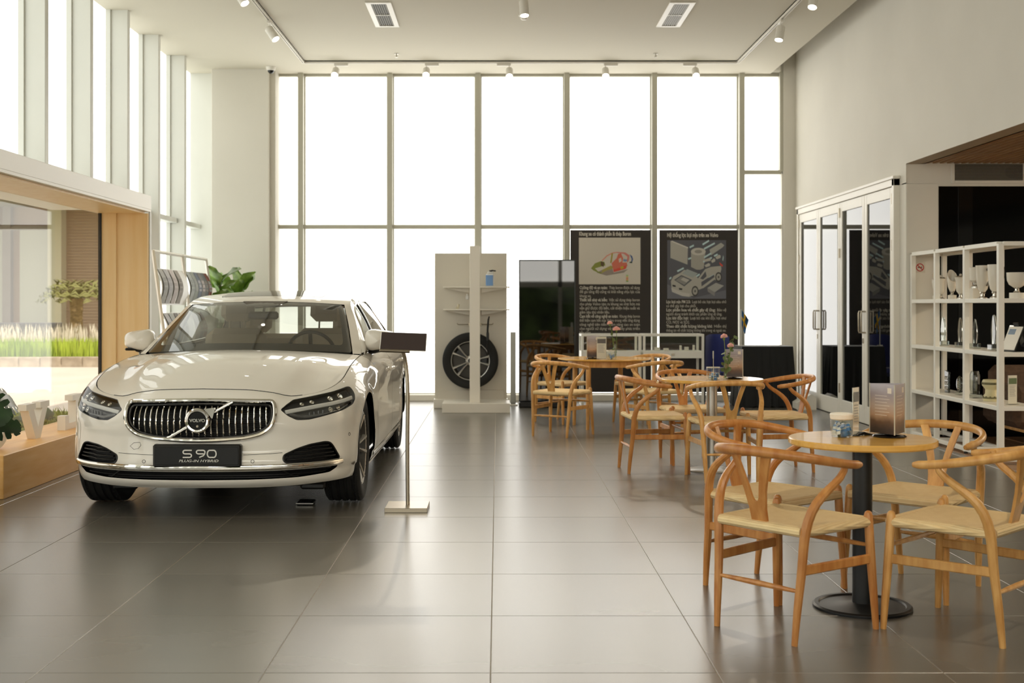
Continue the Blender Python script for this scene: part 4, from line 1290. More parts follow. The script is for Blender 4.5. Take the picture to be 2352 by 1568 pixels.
# ================================================================ CEILING FITTINGS
M_lampglow = emissive('lamp_glow', (1.0, 0.93, 0.8, 1), 30.0)
M_spot = mat('spot_white', rgb(228, 224, 214), 0.4)
tr = thing('lighting_track', 'slim white U-shaped lighting track under the ceiling', 'track', (0, 0, CEIL))
TXL, TXR, TYB = -2.506, 3.10, 15.9
for (x0, x1, y0, y1) in ((TXL - .017, TXL + .017, 2.5, TYB + .017), (TXR - .017, TXR + .017, 2.5, TYB + .017), (TXL + .017, TXR - .017, TYB - .017, TYB + .017)):
    g = G(); w = .010
    if x1 - x0 < .1:
        g.box(x0, x0 + w, y0, y1, -.035, 0); g.box(x1 - w, x1, y0, y1, -.035, 0); g.box(x0, x1, y0, y1, -.012, 0)
    else:
        g.box(x0, x1, y0, y0 + w, -.035, 0); g.box(x0, x1, y1 - w, y1, -.035, 0); g.box(x0, x1, y0, y1, -.012, 0)
    g.build('track_rail', M_spot, tr)
def spot(x, y, aim, label, adapter='x', side=1, power=60, cone=46):
    t = thing('track_spotlight', label, 'spotlight', (x, y, CEIL - .035), 0, 'white spotlights on the ceiling track')
    g = G()
    if adapter == 'x': g.box(-.02 if side > 0 else -.16, .16 if side > 0 else .02, -.018, .018, -.032, 0, .004)
    else: g.box(-.018, .018, -.08, .08, -.03, 0, .004)
    g.build('adapter', M_spot, t)
    g = G(); g.cyl(.007, -.085, -.03, 10); g.ball((0, 0, -.09), .014, 10, 6); g.build('stem', M_spot, t)
    d = (Vector(aim) - Vector((x, y, CEIL - .12))).normalized()
    M = Matrix.Translation((0, 0, -.095)) @ d.to_track_quat('-Z', 'Y').to_matrix().to_4x4()
    g = G(); g.lathe([(.0001, .03), (.040, .03), (.047, .022), (.047, -.045), (.0445, -.047), (.0445, -.051), (.047, -.053), (.047, -.135), (.042, -.135), (.040, -.115)], 28, M); h = g.build('housing', M_spot, t)
    g = G(); g.lathe([(.0001, -.118), (.041, -.118)], 24, M); g.build('lens', M_lampglow, h)
    ld = bpy.data.lights.new('spot_beam', 'SPOT'); ld.energy = power; ld.spot_size = R(cone); ld.spot_blend = .6; ld.color = (1.0, .86, .66); ld.shadow_soft_size = .035
    lo = bpy.data.objects.new('spot_beam', ld); COL.objects.link(lo); lo.parent = t
    lo.matrix_local = M @ Matrix.Translation((0, 0, -.14))
    return t
spot(-2.09, TYB, (-2.1, 10.6, 0.6), 'spotlight at the left end of the back track, nearest the column', side=1, power=70, cone=60)
spot(-.92, TYB, (-.9, 9.6, 0.0), 'second spotlight from the left on the back track', side=1, power=90, cone=66)
spot(.15, TYB, (.2, 11.2, 0), 'spotlight on the back track above the wheel display', side=-1, power=60, cone=60)
spot(1.39, TYB, (1.2, 11.2, 0.2), 'spotlight on the back track above the first poster', side=1, power=70, cone=60)
spot(2.55, TYB, (2.3, 10.8, 0.2), 'spotlight at the right end of the back track above the second poster', side=-1, power=90, cone=60)
spot(TXL, 13.55, (-.2, 12.4, .9), 'spotlight on the left track branch, nearer the column', 'y', power=60)
spot(TXL, 11.93, (-.4, 10.8, .8), 'spotlight on the left track branch cut by the top of the picture', 'y', power=70)
spot(TXR, 13.50, (2.2, 12.4, .4), 'spotlight on the right track branch, nearer the glass doors', 'y', power=60)
spot(TXR, 12.05, (2.0, 10.6, .4), 'spotlight on the right track branch cut by the top of the picture', 'y', power=70)
for i_, (x_, y_, tg_, pw_) in enumerate(((TXR, 3.6, (1.6, 5.4, .7), 110), (TXR, 5.4, (1.9, 9.4, .6), 110), (TXL, 3.2, (-1.6, 7.6, .7), 90))):  # unseen spots added for warm front light on chairs and car
    spot(x_, y_, tg_, ['spotlight on the right track branch over the viewer, aimed at the nearest table', 'spotlight on the right track branch out of view, aimed at the steel-legged table', 'spotlight on the left track branch over the viewer, aimed at the car front'][i_], 'y', power=pw_, cone=60)
t2 = thing('ceiling_rail', 'short middle lighting rail just above the top of the picture', 'track', (.26, 10.9, CEIL)); G().box(-.017, .017, -1.5, 1.6, -.035, 0).build('track_rail', M_spot, t2)
spot(.26, 12.35, (.55, 11.2, .0), 'single spotlight at the top middle of the picture', 'y', power=40)

def vent(x, y, label, w=.27, l=1.12):
    t = thing('ceiling_vent', label, 'vent', (x, y, CEIL), 0, 'ceiling air vents')
    g = G(); f = .055
    g.box(-w / 2, w / 2, -l / 2, -l / 2 + f, -.014, 0, .003); g.box(-w / 2, w / 2, l / 2 - f, l / 2, -.014, 0, .003)
    g.box(-w / 2, -w / 2 + f, -l / 2 + f, l / 2 - f, -.014, 0, .003); g.box(w / 2 - f, w / 2, -l / 2 + f, l / 2 - f, -.014, 0, .003); g.box(-w / 2 + f, w / 2 - f, -.012, .012, -.012, 0)
    g.build('frame', M_whitem, t)
    G().box(-w / 2 + f, w / 2 - f, -l / 2 + f, l / 2 - f, -.003, -.001).build('duct_opening', M_black, t)
    n = 7
    for i in range(n):
        x0 = -w / 2 + f + (w - 2 * f) * (i + .5) / n
        M = Matrix.Translation((x0, 0, -.008)) @ Matrix.Rotation(R(40), 4, 'Y')
        G().box(-.008, .008, -l / 2 + f, l / 2 - f, -.001, .001, 0, M).build('slat', mat('vent_slat', rgb(150, 146, 132), .5), t)
vent(-1.245, 13.36, 'white slatted ceiling vent on the left, over the car')
vent(1.925, 13.36, 'white slatted ceiling vent on the right, over the tables')
t = thing('smoke_detector', 'small white smoke detector in the middle of the ceiling', 'detector', (.285, 13.40, CEIL))
g = G(); g.lathe([(.0001, -.012), (.055, -.012), (.06, 0), (.0001, 0)], 28); g.build('base', M_spot, t)
g = G(); g.lathe([(.0001, -.052), (.026, -.050), (.038, -.034), (.046, -.012)], 28); g.build('chamber', M_spot, t)
for x, lab in ((-1.27, 'small ceiling sprinkler near the left vent'), (1.98, 'small ceiling sprinkler near the right vent')):
    t = thing('sprinkler', lab, 'sprinkler', (x, 15.45, CEIL), 0, 'ceiling sprinklers')
    g = G(); g.cyl(.028, -.006, 0, 20); g.cyl(.008, -.04, -.004, 10); g.build('body', M_steel, t)
    g = G(); g.cyl(.020, -.047, -.043, 14); g.tube([(.012, 0, -.04), (.016, 0, -.03), (.008, 0, -.015)], .003, 5); g.build('deflector', M_steel, t)
t = thing('dome_camera', 'white dome security camera at the column corner under the ceiling', 'camera', (-3.00, 16.30, CEIL))
g = G(); g.lathe([(.0001, -.05), (.05, -.05), (.062, -.03), (.066, 0), (.0001, 0)], 28); g.build('housing', M_spot, t)
g = G(); g.lathe([(.0001, -.092), (.020, -.088), (.038, -.07), (.044, -.05)], 24); g.build('dome', M_gloss_black, t)

# ================================================================ THINGS ALONG THE BACK GLAZING
M_poster = mat('poster_print', rgb(52, 46, 42), 0.6)
M_ptext = mat('poster_white', rgb(206, 198, 184), 0.6)
def poster(x0, x1, z0, z1, label):
    t = thing('hanging_poster', label, 'poster', ((x0 + x1) / 2, 16.70, z0))
    G().box(x0 - (x0 + x1) / 2, x1 - (x0 + x1) / 2, -.004, .004, 0, z1 - z0).build('sheet', M_poster, t)
    g = G(); g.tube([(x0 - (x0 + x1) / 2, 0, z1 - z0), (x1 - (x0 + x1) / 2, 0, z1 - z0)], .008, 8); g.build('hem_bar', M_poster, t)
    return t
def PM(x, z, y=-.0052): return Matrix.Translation((x, y, z)) @ Matrix.Rotation(R(90), 4, 'X')
P1 = poster(.985, 2.075, .12, 2.31, 'dark hanging poster with a painted car body frame picture and white text')
P2 = poster(2.19, 3.255, .12, 2.31, 'dark hanging poster with a grey cutaway car picture and white text')
pc1, pc2 = (.985 + 2.075) / 2, (2.19 + 3.255) / 2
def zpx(py): return H_EYE - (py - 701) * 16.7 / 2830 - .12
def xpx(px, c): return (px - 1143) * 16.7 / 2830 - c
TXT1 = [('Cường độ và an toàn:', ' Thép boron được sử dụng'), ('', 'để gia tăng độ cứng và khả năng chịu lực của'), ('', 'khung xe.'), ('Thiết kế nhẹ và bền:', ' Việc sử dụng thép boron'), ('', 'cho phép Volvo tạo ra khung xe nhẹ hơn mà'), ('', 'vẫn giữ được độ bền, cải thiện hiệu suất và'), ('', 'giảm tiêu thụ nhiên liệu.'), ('Cam kết về công nghệ an toàn:', ' Khung thép boron'), ('', 'thể hiện cam kết của Volvo trong việc ứng dụng'), ('', 'công nghệ tiên tiến nhằm nâng cao an toàn'), ('', 'cho người sử dụng và thúc đẩy phát triển'), ('', 'bền vững.')]
TXT2 = [('Lọc bụi mịn PM 2.5:', ' Loại bỏ các hạt bụi siêu nhỏ'), ('', 'có thể gây hại cho phổi.'), ('Lọc phấn hoa và chất gây dị ứng:', ' Bảo vệ'), ('', 'người dùng tránh khỏi các phản ứng dị ứng.'), ('Lọc khí độc hại:', ' Loại bỏ các khí độc hại như'), ('', 'CO, NO2 và SO2.'), ('Theo dõi chất lượng không khí:', ' Hiển thị'), ('', 'thông tin về chất lượng không khí trong và ngoài xe.')]
def text_block(post, title, tx, tz, tw, lines, lx, lw, py0, dpy, c):
    g = G(); put_text(g, title, .075, PM(tx, tz), offset=.0022, width=tw); o = g.build('title_lettering', M_ptext, post, recalc=False, smooth=False); o['kind'] = 'stuff'
    g = G()
    for i, (b, r) in enumerate(lines):
        z = zpx(py0 + dpy * i); full = b + r
        short = r.strip() in ('khung xe.', 'bền vững.', 'giảm tiêu thụ nhiên liệu.', 'có thể gây hại cho phổi.', 'CO, NO2 và SO2.', 'người dùng tránh khỏi các phản ứng dị ứng.')
        k = {'khung xe.': .19, 'bền vững.': .19, 'giảm tiêu thụ nhiên liệu.': .50, 'có thể gây hại cho phổi.': .50, 'CO, NO2 và SO2.': .39, 'người dùng tránh khỏi các phản ứng dị ứng.': .93}.get(r.strip(), 1.0)
        if b:
            wb = lw * len(b) / (len(b) + len(r) * .92)
            put_text(g, b, .055, PM(lx, z), offset=.0016, width=wb - .01)
            put_text(g, r.strip(), .055, PM(lx + wb + .012, z), offset=.0002, width=lw - wb - .012)
        else:
            put_text(g, r, .055, PM(lx, z), offset=.0002, width=lw * k)
    o = g.build('body_lettering', M_ptext, post, recalc=False, smooth=False); o['kind'] = 'stuff'
text_block(P1, 'Khung xe có thành phần là thép Boron', xpx(1330, pc1), zpx(541), .70, TXT1, xpx(1331, pc1), .815, 663.5, 9.38, pc1)
text_block(P2, 'Hệ thống lọc bụi mịn trên xe Volvo', xpx(1532, pc2), zpx(544), .69, TXT2, xpx(1530, pc2), .81, 696, 9.35, pc2)
# picture on the first poster: a painted car body frame
def flat(post, name, pts, col, lift, c, holes=None, rough=.6):
    g = G(); m = col if not isinstance(col, tuple) else mat('print_%02x%02x%02x' % col, rgb(*col), rough)
    P = [(xpx(a, c), zpx(b)) for a, b in pts]; hs = [[(xpx(a, c), zpx(b)) for a, b in h] for h in (holes or [])]
    g.prism(P, 0, .0003, PM(0, 0, -.0045 - lift), hs)
    return g.build(name, m, post, smooth=False)
def Z1(x, y): return (1300 + x * .16584, 520 + y * .16584)      # sketch units of the first print
def Z2(x, y): return (1500 + x * .16584, 520 + y * .16584)
pic = flat(P1, 'picture', [Z1(178, 155), Z1(1030, 155), Z1(1030, 800), Z1(178, 800)], (208, 200, 186), .0005, pc1)
def art(name, pts, col, l, holes=None): flat(pic.parent, name, [Z1(*p) for p in pts], col, l, pc1, [[Z1(*p) for p in h] for h in holes] if holes else None)
art('printed_shadow', [(420, 640), (520, 590), (640, 580), (660, 640), (860, 590), (800, 640), (560, 680)], (150, 138, 128), .001)
art('printed_front', [(345, 580), (400, 510), (480, 480), (530, 490), (545, 540), (470, 560), (400, 580), (440, 620), (500, 640), (480, 655), (380, 610)], (134, 140, 62), .0015)
art('printed_tower', [(480, 480), (530, 500), (520, 560), (480, 540)], (92, 74, 52), .002)
art('printed_floor', [(500, 600), (620, 540), (650, 560), (640, 590), (560, 610), (490, 650)], (168, 156, 84), .0018)
art('printed_windscreen_pillar', [(492, 470), (560, 400), (640, 360), (700, 352), (700, 365), (640, 378), (570, 415), (505, 480)], (214, 150, 130), .002)
art('printed_door_pillar', [(630, 370), (650, 372), (632, 500), (610, 510)], (164, 148, 60), .0022)
art('printed_side', [(630, 510), (700, 440), (720, 380), (760, 370), (790, 440), (780, 500), (840, 500), (850, 540), (820, 590), (660, 632)], (206, 112, 90), .002, [[(728, 450), (762, 430), (770, 480), (735, 500)]])
art('printed_sill', [(655, 600), (830, 540), (835, 580), (660, 632)], (214, 84, 66), .0024)
art('printed_seat_mount', [(750, 560), (790, 545), (800, 575), (760, 592)], (190, 170, 50), .0026)
art('printed_roof_rail', [(700, 352), (820, 360), (880, 400), (870, 470), (850, 500), (840, 470), (850, 420), (800, 380), (700, 366)], (206, 130, 120), .0022)
art('printed_rear', [(880, 385), (915, 410), (928, 450), (915, 500), (900, 490), (908, 450), (895, 420)], (70, 92, 140), .0022)
art('printed_bumper', [(878, 490), (918, 485), (915, 508), (880, 505)], (44, 62, 54), .0026)
art('printed_window_blue', [(795, 450), (850, 460), (830, 490), (790, 480)], (120, 140, 176), .0024)
for i, cc_ in enumerate(((150, 190, 120), (210, 180, 90), (214, 120, 90), (214, 150, 60), (110, 150, 60))):
    art('printed_key', [(830, 670 + 20 * i), (862, 670 + 20 * i), (862, 685 + 20 * i), (830, 685 + 20 * i)], cc_, .001)
# picture on the second poster: an invented grey cutaway car with filters
pic2 = flat(P2, 'picture', [Z2(195, 190), Z2(1010, 190), Z2(1010, 1000), Z2(195, 1000)], (92, 92, 98), .0005, pc2)
def art2(name, pts, col, l, holes=None): flat(P2, name, [Z2(*p) for p in pts], col, l, pc2, [[Z2(*p) for p in h] for h in holes] if holes else None)
art2('printed_ground', [(195, 800), (330, 860), (560, 990), (1010, 880), (1010, 1000), (195, 1000)], (112, 112, 120), .0007)
art2('printed_filter_panel', [(240, 205), (480, 300), (475, 528), (240, 435)], (176, 172, 162), .001)
art2('printed_filter_rim', [(240, 205), (265, 198), (485, 288), (480, 306)], (206, 202, 192), .0014)
el = lambda cx, cy, rx, ry, n=28: [(cx + rx * math.cos(2 * PI * k / n), cy + ry * math.sin(2 * PI * k / n)) for k in range(n)]
art2('printed_drum', [(525, 345), (725, 345), (700, 580), (650, 600), (600, 598), (525, 560)], (166, 162, 152), .001)
art2('printed_drum_top', el(625, 348, 102, 52), (196, 192, 182), .0014)
art2('printed_drum_hole', el(625, 348, 52, 25), (150, 146, 138), .0018)
art2('printed_pipe', [(780, 320), (940, 225), (985, 260), (960, 290), (800, 400)], (170, 168, 160), .001)
for i, (x, y, dx, dy) in enumerate(((680, 240, 90, -55), (700, 300, 150, -80), (500, 280, 60, -30), (700, 420, 100, -60), (480, 440, 45, -15), (330, 610, 90, -45), (760, 690, 90, -55), (960, 460, 10, -60), (550, 710, 90, -60), (220, 715, 30, -20), (690, 480, 120, -60), (840, 400, 50, -25))):
    art2('printed_light_streak', [(x, y), (x + dx, y + dy), (x + dx + 6, y + dy + 22), (x + 8, y + 22)], (188, 212, 214), .0012)
art2('printed_car_body', [(245, 760), (280, 690), (380, 640), (430, 600), (560, 640), (620, 720), (720, 590), (800, 560), (940, 545), (945, 590), (930, 640), (950, 700), (900, 760), (850, 735), (700, 850), (620, 880), (590, 960), (530, 960), (500, 975), (400, 960), (260, 900)], (178, 174, 164), .002, [[(290, 740), (390, 672), (540, 740), (430, 830)], [(650, 720), (725, 620), (740, 690), (690, 735)], [(665, 770), (840, 660), (850, 700), (670, 830)]])
art2('printed_engine', [(310, 745), (390, 690), (510, 740), (430, 810)], (142, 140, 134), .0022)
art2('printed_engine_block', [(380, 735), (420, 705), (500, 740), (460, 775)], (186, 182, 174), .0026)
art2('printed_hood', [(400, 650), (470, 590), (620, 650), (550, 710)], (160, 166, 164), .0026)
art2('printed_lamp', [(265, 805), (310, 815), (315, 838), (270, 832)], (48, 48, 52), .0026); art2('printed_lamp', [(355, 850), (405, 858), (400, 880), (360, 876)], (48, 48, 52), .0026)
art2('printed_bumper', [(250, 850), (400, 910), (510, 930), (495, 972), (400, 962), (262, 905)], (196, 192, 184), .0026)
for cx, cy, rx, ry in ((580, 895, 48, 72), (905, 700, 46, 68)):
    art2('printed_tyre', el(cx, cy, rx, ry), (70, 68, 68), .003); art2('printed_rim', el(cx, cy, rx * .7, ry * .7), (166, 162, 152), .0034); art2('printed_hub', el(cx, cy, rx * .25, ry * .25), (90, 88, 86), .0038)
for x, y, w_, h_ in ((710, 520, 80, 45), (800, 455, 60, 50), (860, 405, 75, 50), (690, 450, 110, 40)):
    art2('printed_parcel', [(x, y + h_ * .4), (x + w_ * .7, y - h_ * .3), (x + w_, y), (x + w_ * .95, y + h_ * .6), (x + w_ * .25, y + h_)], (186, 182, 172), .0036)
art2('printed_box', [(750, 850), (870, 780), (980, 820), (855, 910)], (170, 168, 162), .001); art2('printed_box_side', [(750, 850), (855, 910), (850, 965), (755, 900)], (140, 138, 134), .0012)
art2('printed_red_lamp', [(915, 495), (965, 535), (960, 560), (925, 530)], (216, 84, 70), .0036)
g = G(); put_text(g, '', .02, PM(0, 0)) 

# wheel display stand
M_tyre_disp = M_rubber
t = thing('display_stand', 'white display stand with a back panel, two shelves and a wide foot', 'display', (-.34, 15.35, 0))
G().box(-.455, .455, .22, .26, .11, 1.955, .003).build('back_panel', M_display, t)
G().box(-.465, .465, .14, .40, 0, .115, .004).build('rear_plinth', M_white, t)
G().box(-.42, .42, .185, .22, .11, .23, .002).build('kick_strip', M_display, t)
g = G(); g.box(-.33, .49, -.50, .02, 0, .115, .004); g.build('front_foot', M_white, t)
g = G(); g.box(.0, .125, -.36, -.24, .115, 2.02, .003); g.build('post', M_white, t)
for z, zz in ((1.515, 0), (1.235, 0)):
    g = G(); g.box(-.34, .49, -.02, .20, z, z + .016, .002); g.build('shelf', M_white, t)
    for s in (-1, 1):
        g = G(); g.prism([(0, 0), (.27, 0), (.27, -.012), (0, -.06)], -.004, .004, Matrix.Translation((.06 + s * .08, .12, z)) @ (Matrix.Identity(4) if s > 0 else Matrix.Diagonal((-1, 1, 1, 1))) @ Matrix.Rotation(R(90), 4, 'X')); g.build('bracket', M_white, t)
for s in (-1, 1):
    g = G(); g.tube([(.06 + s * .08, .22, 1.06), (.06 + s * .08, -.03, 1.06), (.06 + s * .21, -.04, 1.06), (.06 + s * .225, -.04, 1.075)], .006, 8); g.box(.06 + s * .07 - .01, .06 + s * .07 + .01, -.05, -.01, 1.04, 1.08, .003); g.build('hook', M_satin, t)
wt = thing('alloy_wheel', 'car wheel with twin-spoke alloy rim leaning on the white display panel', 'wheel', (-.34, 15.445, .352 + .255), -R(90))
w_ = wheel((0, 0, 0), 1, wt); w_.rotation_euler = (0, 0, 0)
t = thing('wiper_blade', 'black wiper blade hanging from the hook over the wheel', 'wiper', (-.34, 15.35, 0))
g = G(); g.tube([(.235, -.055, 1.16), (.225, -.055, 1.12), (.215, -.055, 1.0), (.212, -.06, .80), (.222, -.06, .68)], [.008, .011, .012, .012, .008], 8); g.build('rubber', M_black, t)
g = G(); g.box(.200, .232, -.075, -.045, .86, .96, .004); g.build('clip', M_black, t)
t = thing('fluid_bottle', 'clear bottle with a blue label and black cap on the upper shelf', 'bottle', (-.095, 15.42, 1.531))
g = G(); g.box(-.052, .052, -.035, .035, 0, .165, .016); g.box(-.035, .045, -.03, .03, .16, .19, .012); g.build('body', mat('white_plastic', rgb(225, 226, 224), .35), t)
G().box(-.054, .038, -.037, .0, .012, .145, .004).build('label', mat('blue_label', rgb(120, 162, 216), .5), t)
g = G(); g.cyl(.024, .185, .205, 16, (.012, 0)); g.box(-.014, .046, -.018, .018, .196, .212, .006, Matrix.Rotation(R(8), 4, 'Y')); g.build('cap', M_black, t)
t = thing('sensor_fitting', 'small beige plastic fitting standing on the lower display shelf', 'fitting', (-.50, 15.42, 1.251))
g = G(); g.box(-.02, .015, -.015, .015, 0, .03, .004); g.cyl(.013, .03, .06, 14, (.008, 0)); g.build('body', mat('beige_plastic', rgb(206, 196, 168), .5), t)
g = G(); g.cyl(.016, .05, .056, 14, (.008, 0)); g.build('flange', mat('beige_plastic', rgb(206, 196, 168), .5), t)
t = thing('clear_sensor', 'tiny clear plastic part hanging left of the display post', 'part', (-.36, 15.45, 1.37))
g = G(); g.box(-.04, .0, .0, .02, 0, .05, .008); g.cyl(.012, .05, .07, 12, (-.02, .01)); g.build('body', mat('white_plastic', rgb(225, 226, 224), .35), t)
# the hook holds a price card
# advertising screen
t = thing('advertising_screen', 'tall black glass advertising screen on a low base', 'screen', (.63, 15.72, 0))
g = G(); g.box(-.355, .355, -.02, .05, .07, 1.875, .006); g.build('housing', M_black, t)
G().box(-.345, .345, -.0215, -.019, .085, 1.865).build('screen_glass', mat('screen_glass', rgb(9, 9, 9), .02, spec=.9, ior=1.5), t)
g = G(); g.box(-.36, .36, -.024, -.018, 1.862, 1.878, .002); g.box(-.36, -.350, -.024, -.018, .07, 1.878, .002); g.box(.35, .36, -.024, -.018, .07, 1.878, .002); g.build('bezel', mat('dark_steel', rgb(60, 62, 60), .3, .8), t)
G().box(-.36, .36, -.12, .20, 0, .07, .012).build('base', M_black, t)
t = thing('barrier_post', 'slim grey metal and acrylic stand behind the left edge of the black screen', 'stand', (.20, 16.02, 0))
G().box(-.10, .06, -.1, .1, 0, .02, .004).build('base', M_steel, t); G().box(-.035, .035, -.012, .012, .02, .95, .004).build('upright', mat('grey_acrylic', rgb(160, 160, 152), .2), t)
# glass cabinets
def cabinet(x0, x1, label, n):
    t = thing('display_cabinet', label, 'cabinet', (x0, 15.75, 0), 0, 'glass display cabinets')
    w = x1 - x0; d = .45; zb, zm, zt = .62, .71, .93
    for (x, y) in ((0, 0), (w - .03, 0), (0, d - .03), (w - .03, d - .03)):
        G().box(x, x + .03, y, y + .03, 0, zb, .002).build('leg', M_whitem, t)
        G().box(x, x + .03, y, y + .03, zm, zt - .03, .002).build('corner_post', M_whitem, t)
    for y in (0, d - .03): G().box(0, w, y, y + .03, zt - .03, zt, .002).build('top_rail', M_whitem, t)
    for x in (0, w - .03): G().box(x, x + .03, .03, d - .03, zt - .03, zt, .002).build('top_rail', M_whitem, t)
    G().box(0, w, 0, d, zb, zm, .003).build('tray', M_whitem, t)
    for x in (0, w - .025): G().box(x, x + .025, .03, d - .03, .0, .025, .002).build('foot_rail', M_whitem, t)
    G().box(.03, w - .03, .010, .014, zm, zt - .03).build('front_pane', M_glass, t)
    G().box(.03, w - .03, .03, d - .03, zt - .008, zt - .004).build('top_pane', M_glass, t)
    g = G(); g.box(w / 2 - .03, w / 2 + .01, -.008, 0, zb + .03, zb + .06, .003); g.build('lock', M_satin, t)
    return t
cabinet(1.07, 1.83, 'white-framed glass display cabinet in front of the first poster', 0)
cabinet(1.86, 2.64, 'white-framed glass display cabinet in front of the second poster', 1)
for k, (x, y, a, b, c, lab) in enumerate(((2.06, 15.92, .07, .04, .045, 'flat white sample box, left in the right cabinet'), (2.17, 15.88, .06, .05, .035, 'white sample block beside the flat box in the cabinet'), (2.36, 15.90, .02, .04, .07, 'thin upright white sample in the cabinet'), (2.44, 15.92, .05, .035, .05, 'white sample box right of the upright sample'), (2.53, 15.9, .02, .03, .075, 'rightmost upright sample in the cabinet'))):
    t = thing('sample_box', lab, 'box', (x, y, .7105), .1 * k, 'samples in the right display cabinet')
    G().box(-a / 2, a / 2, -b / 2, b / 2, 0, c, .003).build('box_body', M_white, t); G().box(-a / 2 - .001, a / 2 + .001, -b / 2 - .001, b / 2 + .001, c * .6, c * .64).build('lid_seam', M_satin, t)
t = thing('sample_tray', 'tan leather sample in the left display cabinet', 'sample', (1.55, 15.95, .7105)); g = G(); g.grid(12, 8, lambda u, v: (-.12 + .24 * u, -.06 + .12 * v, .004 + .018 * math.sin(PI * u))); g.build('leather', mat('tan_leather', rgb(186, 150, 100), .6), t, recalc=False); G().box(-.12, .12, -.06, .06, 0, .004).build('card', M_white, t)
# black draped table, flag, blue velvet chair
M_cloth = mat('black_cloth', rgb(19, 19, 19), 0.8, sheen=.5)
t = thing('draped_table', 'table covered to the floor with a pleated black cloth', 'table', (3.43, 15.95, 0))
g = G(); N_ = 160; hw, hd = .335, .30
def cloth(u, v):
    a = 2 * PI * u; ca, sa = math.cos(a), math.sin(a)
    k = 1 / max(abs(ca), abs(sa)); k = k * .9 + .1
    f = math.sin(u * 2 * PI * 23) * .6 + math.sin(u * 2 * PI * 37 + 1) * .4
    amp = .022 * v
    sp = 1 + .12 * v
    return (ca * k * hw * sp + ca * f * amp, sa * k * hd * sp + sa * f * amp, .775 - .765 * v - .01 * f * v)
g.grid(N_, 12, cloth, closeu=True)
g.add([cloth(i / N_, 0) for i in range(N_)], [tuple(range(N_))])
g.build('cloth', M_cloth, t, sharp=50)
for x in (-.28, .28):
    for y in (-.24, .24): G().box(x - .02, x + .02, y - .02, y + .02, 0, .76).build('leg', M_black, t)
t = thing('small_flag', 'small blue and yellow cross flag on a thin pole standing on the black cloth', 'flag', (3.12, 15.80, .777))
g = G(); g.cyl(.035, 0, .012, 20); g.build('foot', M_white, t); g = G(); g.cyl(.006, .01, .47, 8); g.build('pole', M_whitem, t)
M_fb = mat('flag_blue', rgb(50, 96, 142), .7); M_fy = mat('flag_yellow', rgb(226, 180, 30), .7)
def flagp(u, v):
    x = .004 + .085 * u + .012 * math.sin(4 * v + 2 * u) * u - .03 * u * v; return (x, -.02 + .02 * math.sin(9 * u + 3 * v) * u, .465 - .20 * v - .13 * u)
g = G(); g.grid(16, 20, flagp); g.mi = []
for i in range(15):
    for j in range(19): g.mi.append(1 if 5 <= i <= 7 or 8 <= j <= 10 else 0)
g.build('flag_cloth', [M_fb, M_fy], t, recalc=False)
t = thing('velvet_chair', 'dark blue velvet chair behind the steel-legged table', 'chair', (2.93, 16.36, 0))
M_vel = mat('blue_velvet', rgb(38, 50, 122), 0.7, sheen=.6)
g = G()
def vb(u, v):
    a = R(200) + R(-220) * u * 0 + 0; x = -.17 + .34 * u; k = math.cos((u - .5) * 2.4)
    return (x * (1 - .1 * v), .18 - .10 * (1 - k) * 2, .44 + .47 * v - .03 * (abs(2 * u - 1) ** 4) * v)
for off in (0, 1):
    g.grid(16, 10, (lambda u, v: tuple(Vector(vb(u, v)) + Vector((0, .05 * off, 0)))))
g.build('backrest', M_vel, t); G().box(-.18, .18, -.20, .18, .36, .47, .05).build('seat', M_vel, t)
for x in (-.14, .14):
    for y in (-.16, .16):
        g = G(); g.tube([(x, y, .37), (x * 1.12, y * 1.12, 0)], [.014, .010], 8); g.build('leg', M_black, t)
t = thing('white_stool_foot', 'low white wedge-shaped block on the floor by the right wall', 'block', (3.80, 15.35, 0))
g = G(); g.prism([(-.1, 0), (.14, 0), (.14, .16), (.08, .20), (-.1, .09)], -.12, .12, Matrix.Rotation(R(90), 4, 'X')); g.build('block_body', M_white, t); G().box(-.1, .14, -.122, .122, 0, .012).build('foot_strip', M_display, t)

# ================================================================ LEFT SIDE: RACK, PLANTS, LETTERS
t = thing('magazine_rack', 'white leaning magazine rack with curved shelves by the fins', 'rack', (-3.49, 13.70, 0))
def RK(u, z): return (-.10 + .42 * 0 + (.32 - .24 * z / 1.8), u, z)
ys_ = (-1.13, .03, 1.15)
for y in ys_:
    g = G(); g.tube([RK(y, 0), RK(y, 1.86)], .016, 4, flat=(1.2, 1.2)); g.build('upright', M_whitem, t)
g = G(); g.tube([RK(ys_[0], 1.85), RK(ys_[2], 1.85)], .018, 4); g.build('top_bar', M_whitem, t)
g = G(); g.tube([RK(ys_[0], .05), RK(ys_[2], .05)], .018, 4); g.build('bottom_bar', M_whitem, t)
M_acr = mat('rack_shelf', rgb(214, 212, 202), .3)
for z in (1.62, 1.16, .70):
    for a, b in ((0, 1), (1, 2)):
        g = G()
        def sh(u, v):
            y = ys_[a] + .03 + (ys_[b] - ys_[a] - .06) * u
            x0, _, _ = RK(0, z); an = R(150) - R(150) * 0; 
            ph = v * R(120)
            return (x0 - .02 + .055 * math.sin(PI * min(1, v * 1.05)) + .03 * v, y, z + .06 - .38 * v)
        g.grid(3, 12, sh); g.build('curved_shelf', M_acr, t, recalc=False)
mags = [((190, 190, 182), -.96), ((206, 204, 206), -.77), ((222, 210, 204), -.56), ((160, 150, 132), -.34), ((186, 192, 184), .17), ((150, 158, 140), .34), ((62, 80, 100), .51), ((110, 104, 88), .68), ((66, 74, 66), .84), ((140, 66, 44), 1.01)]
MN = ['pale grey', 'silver', 'pinkish white', 'brown-grey photo', 'light green-grey', 'olive grey', 'blue', 'khaki', 'dark green', 'rust red']
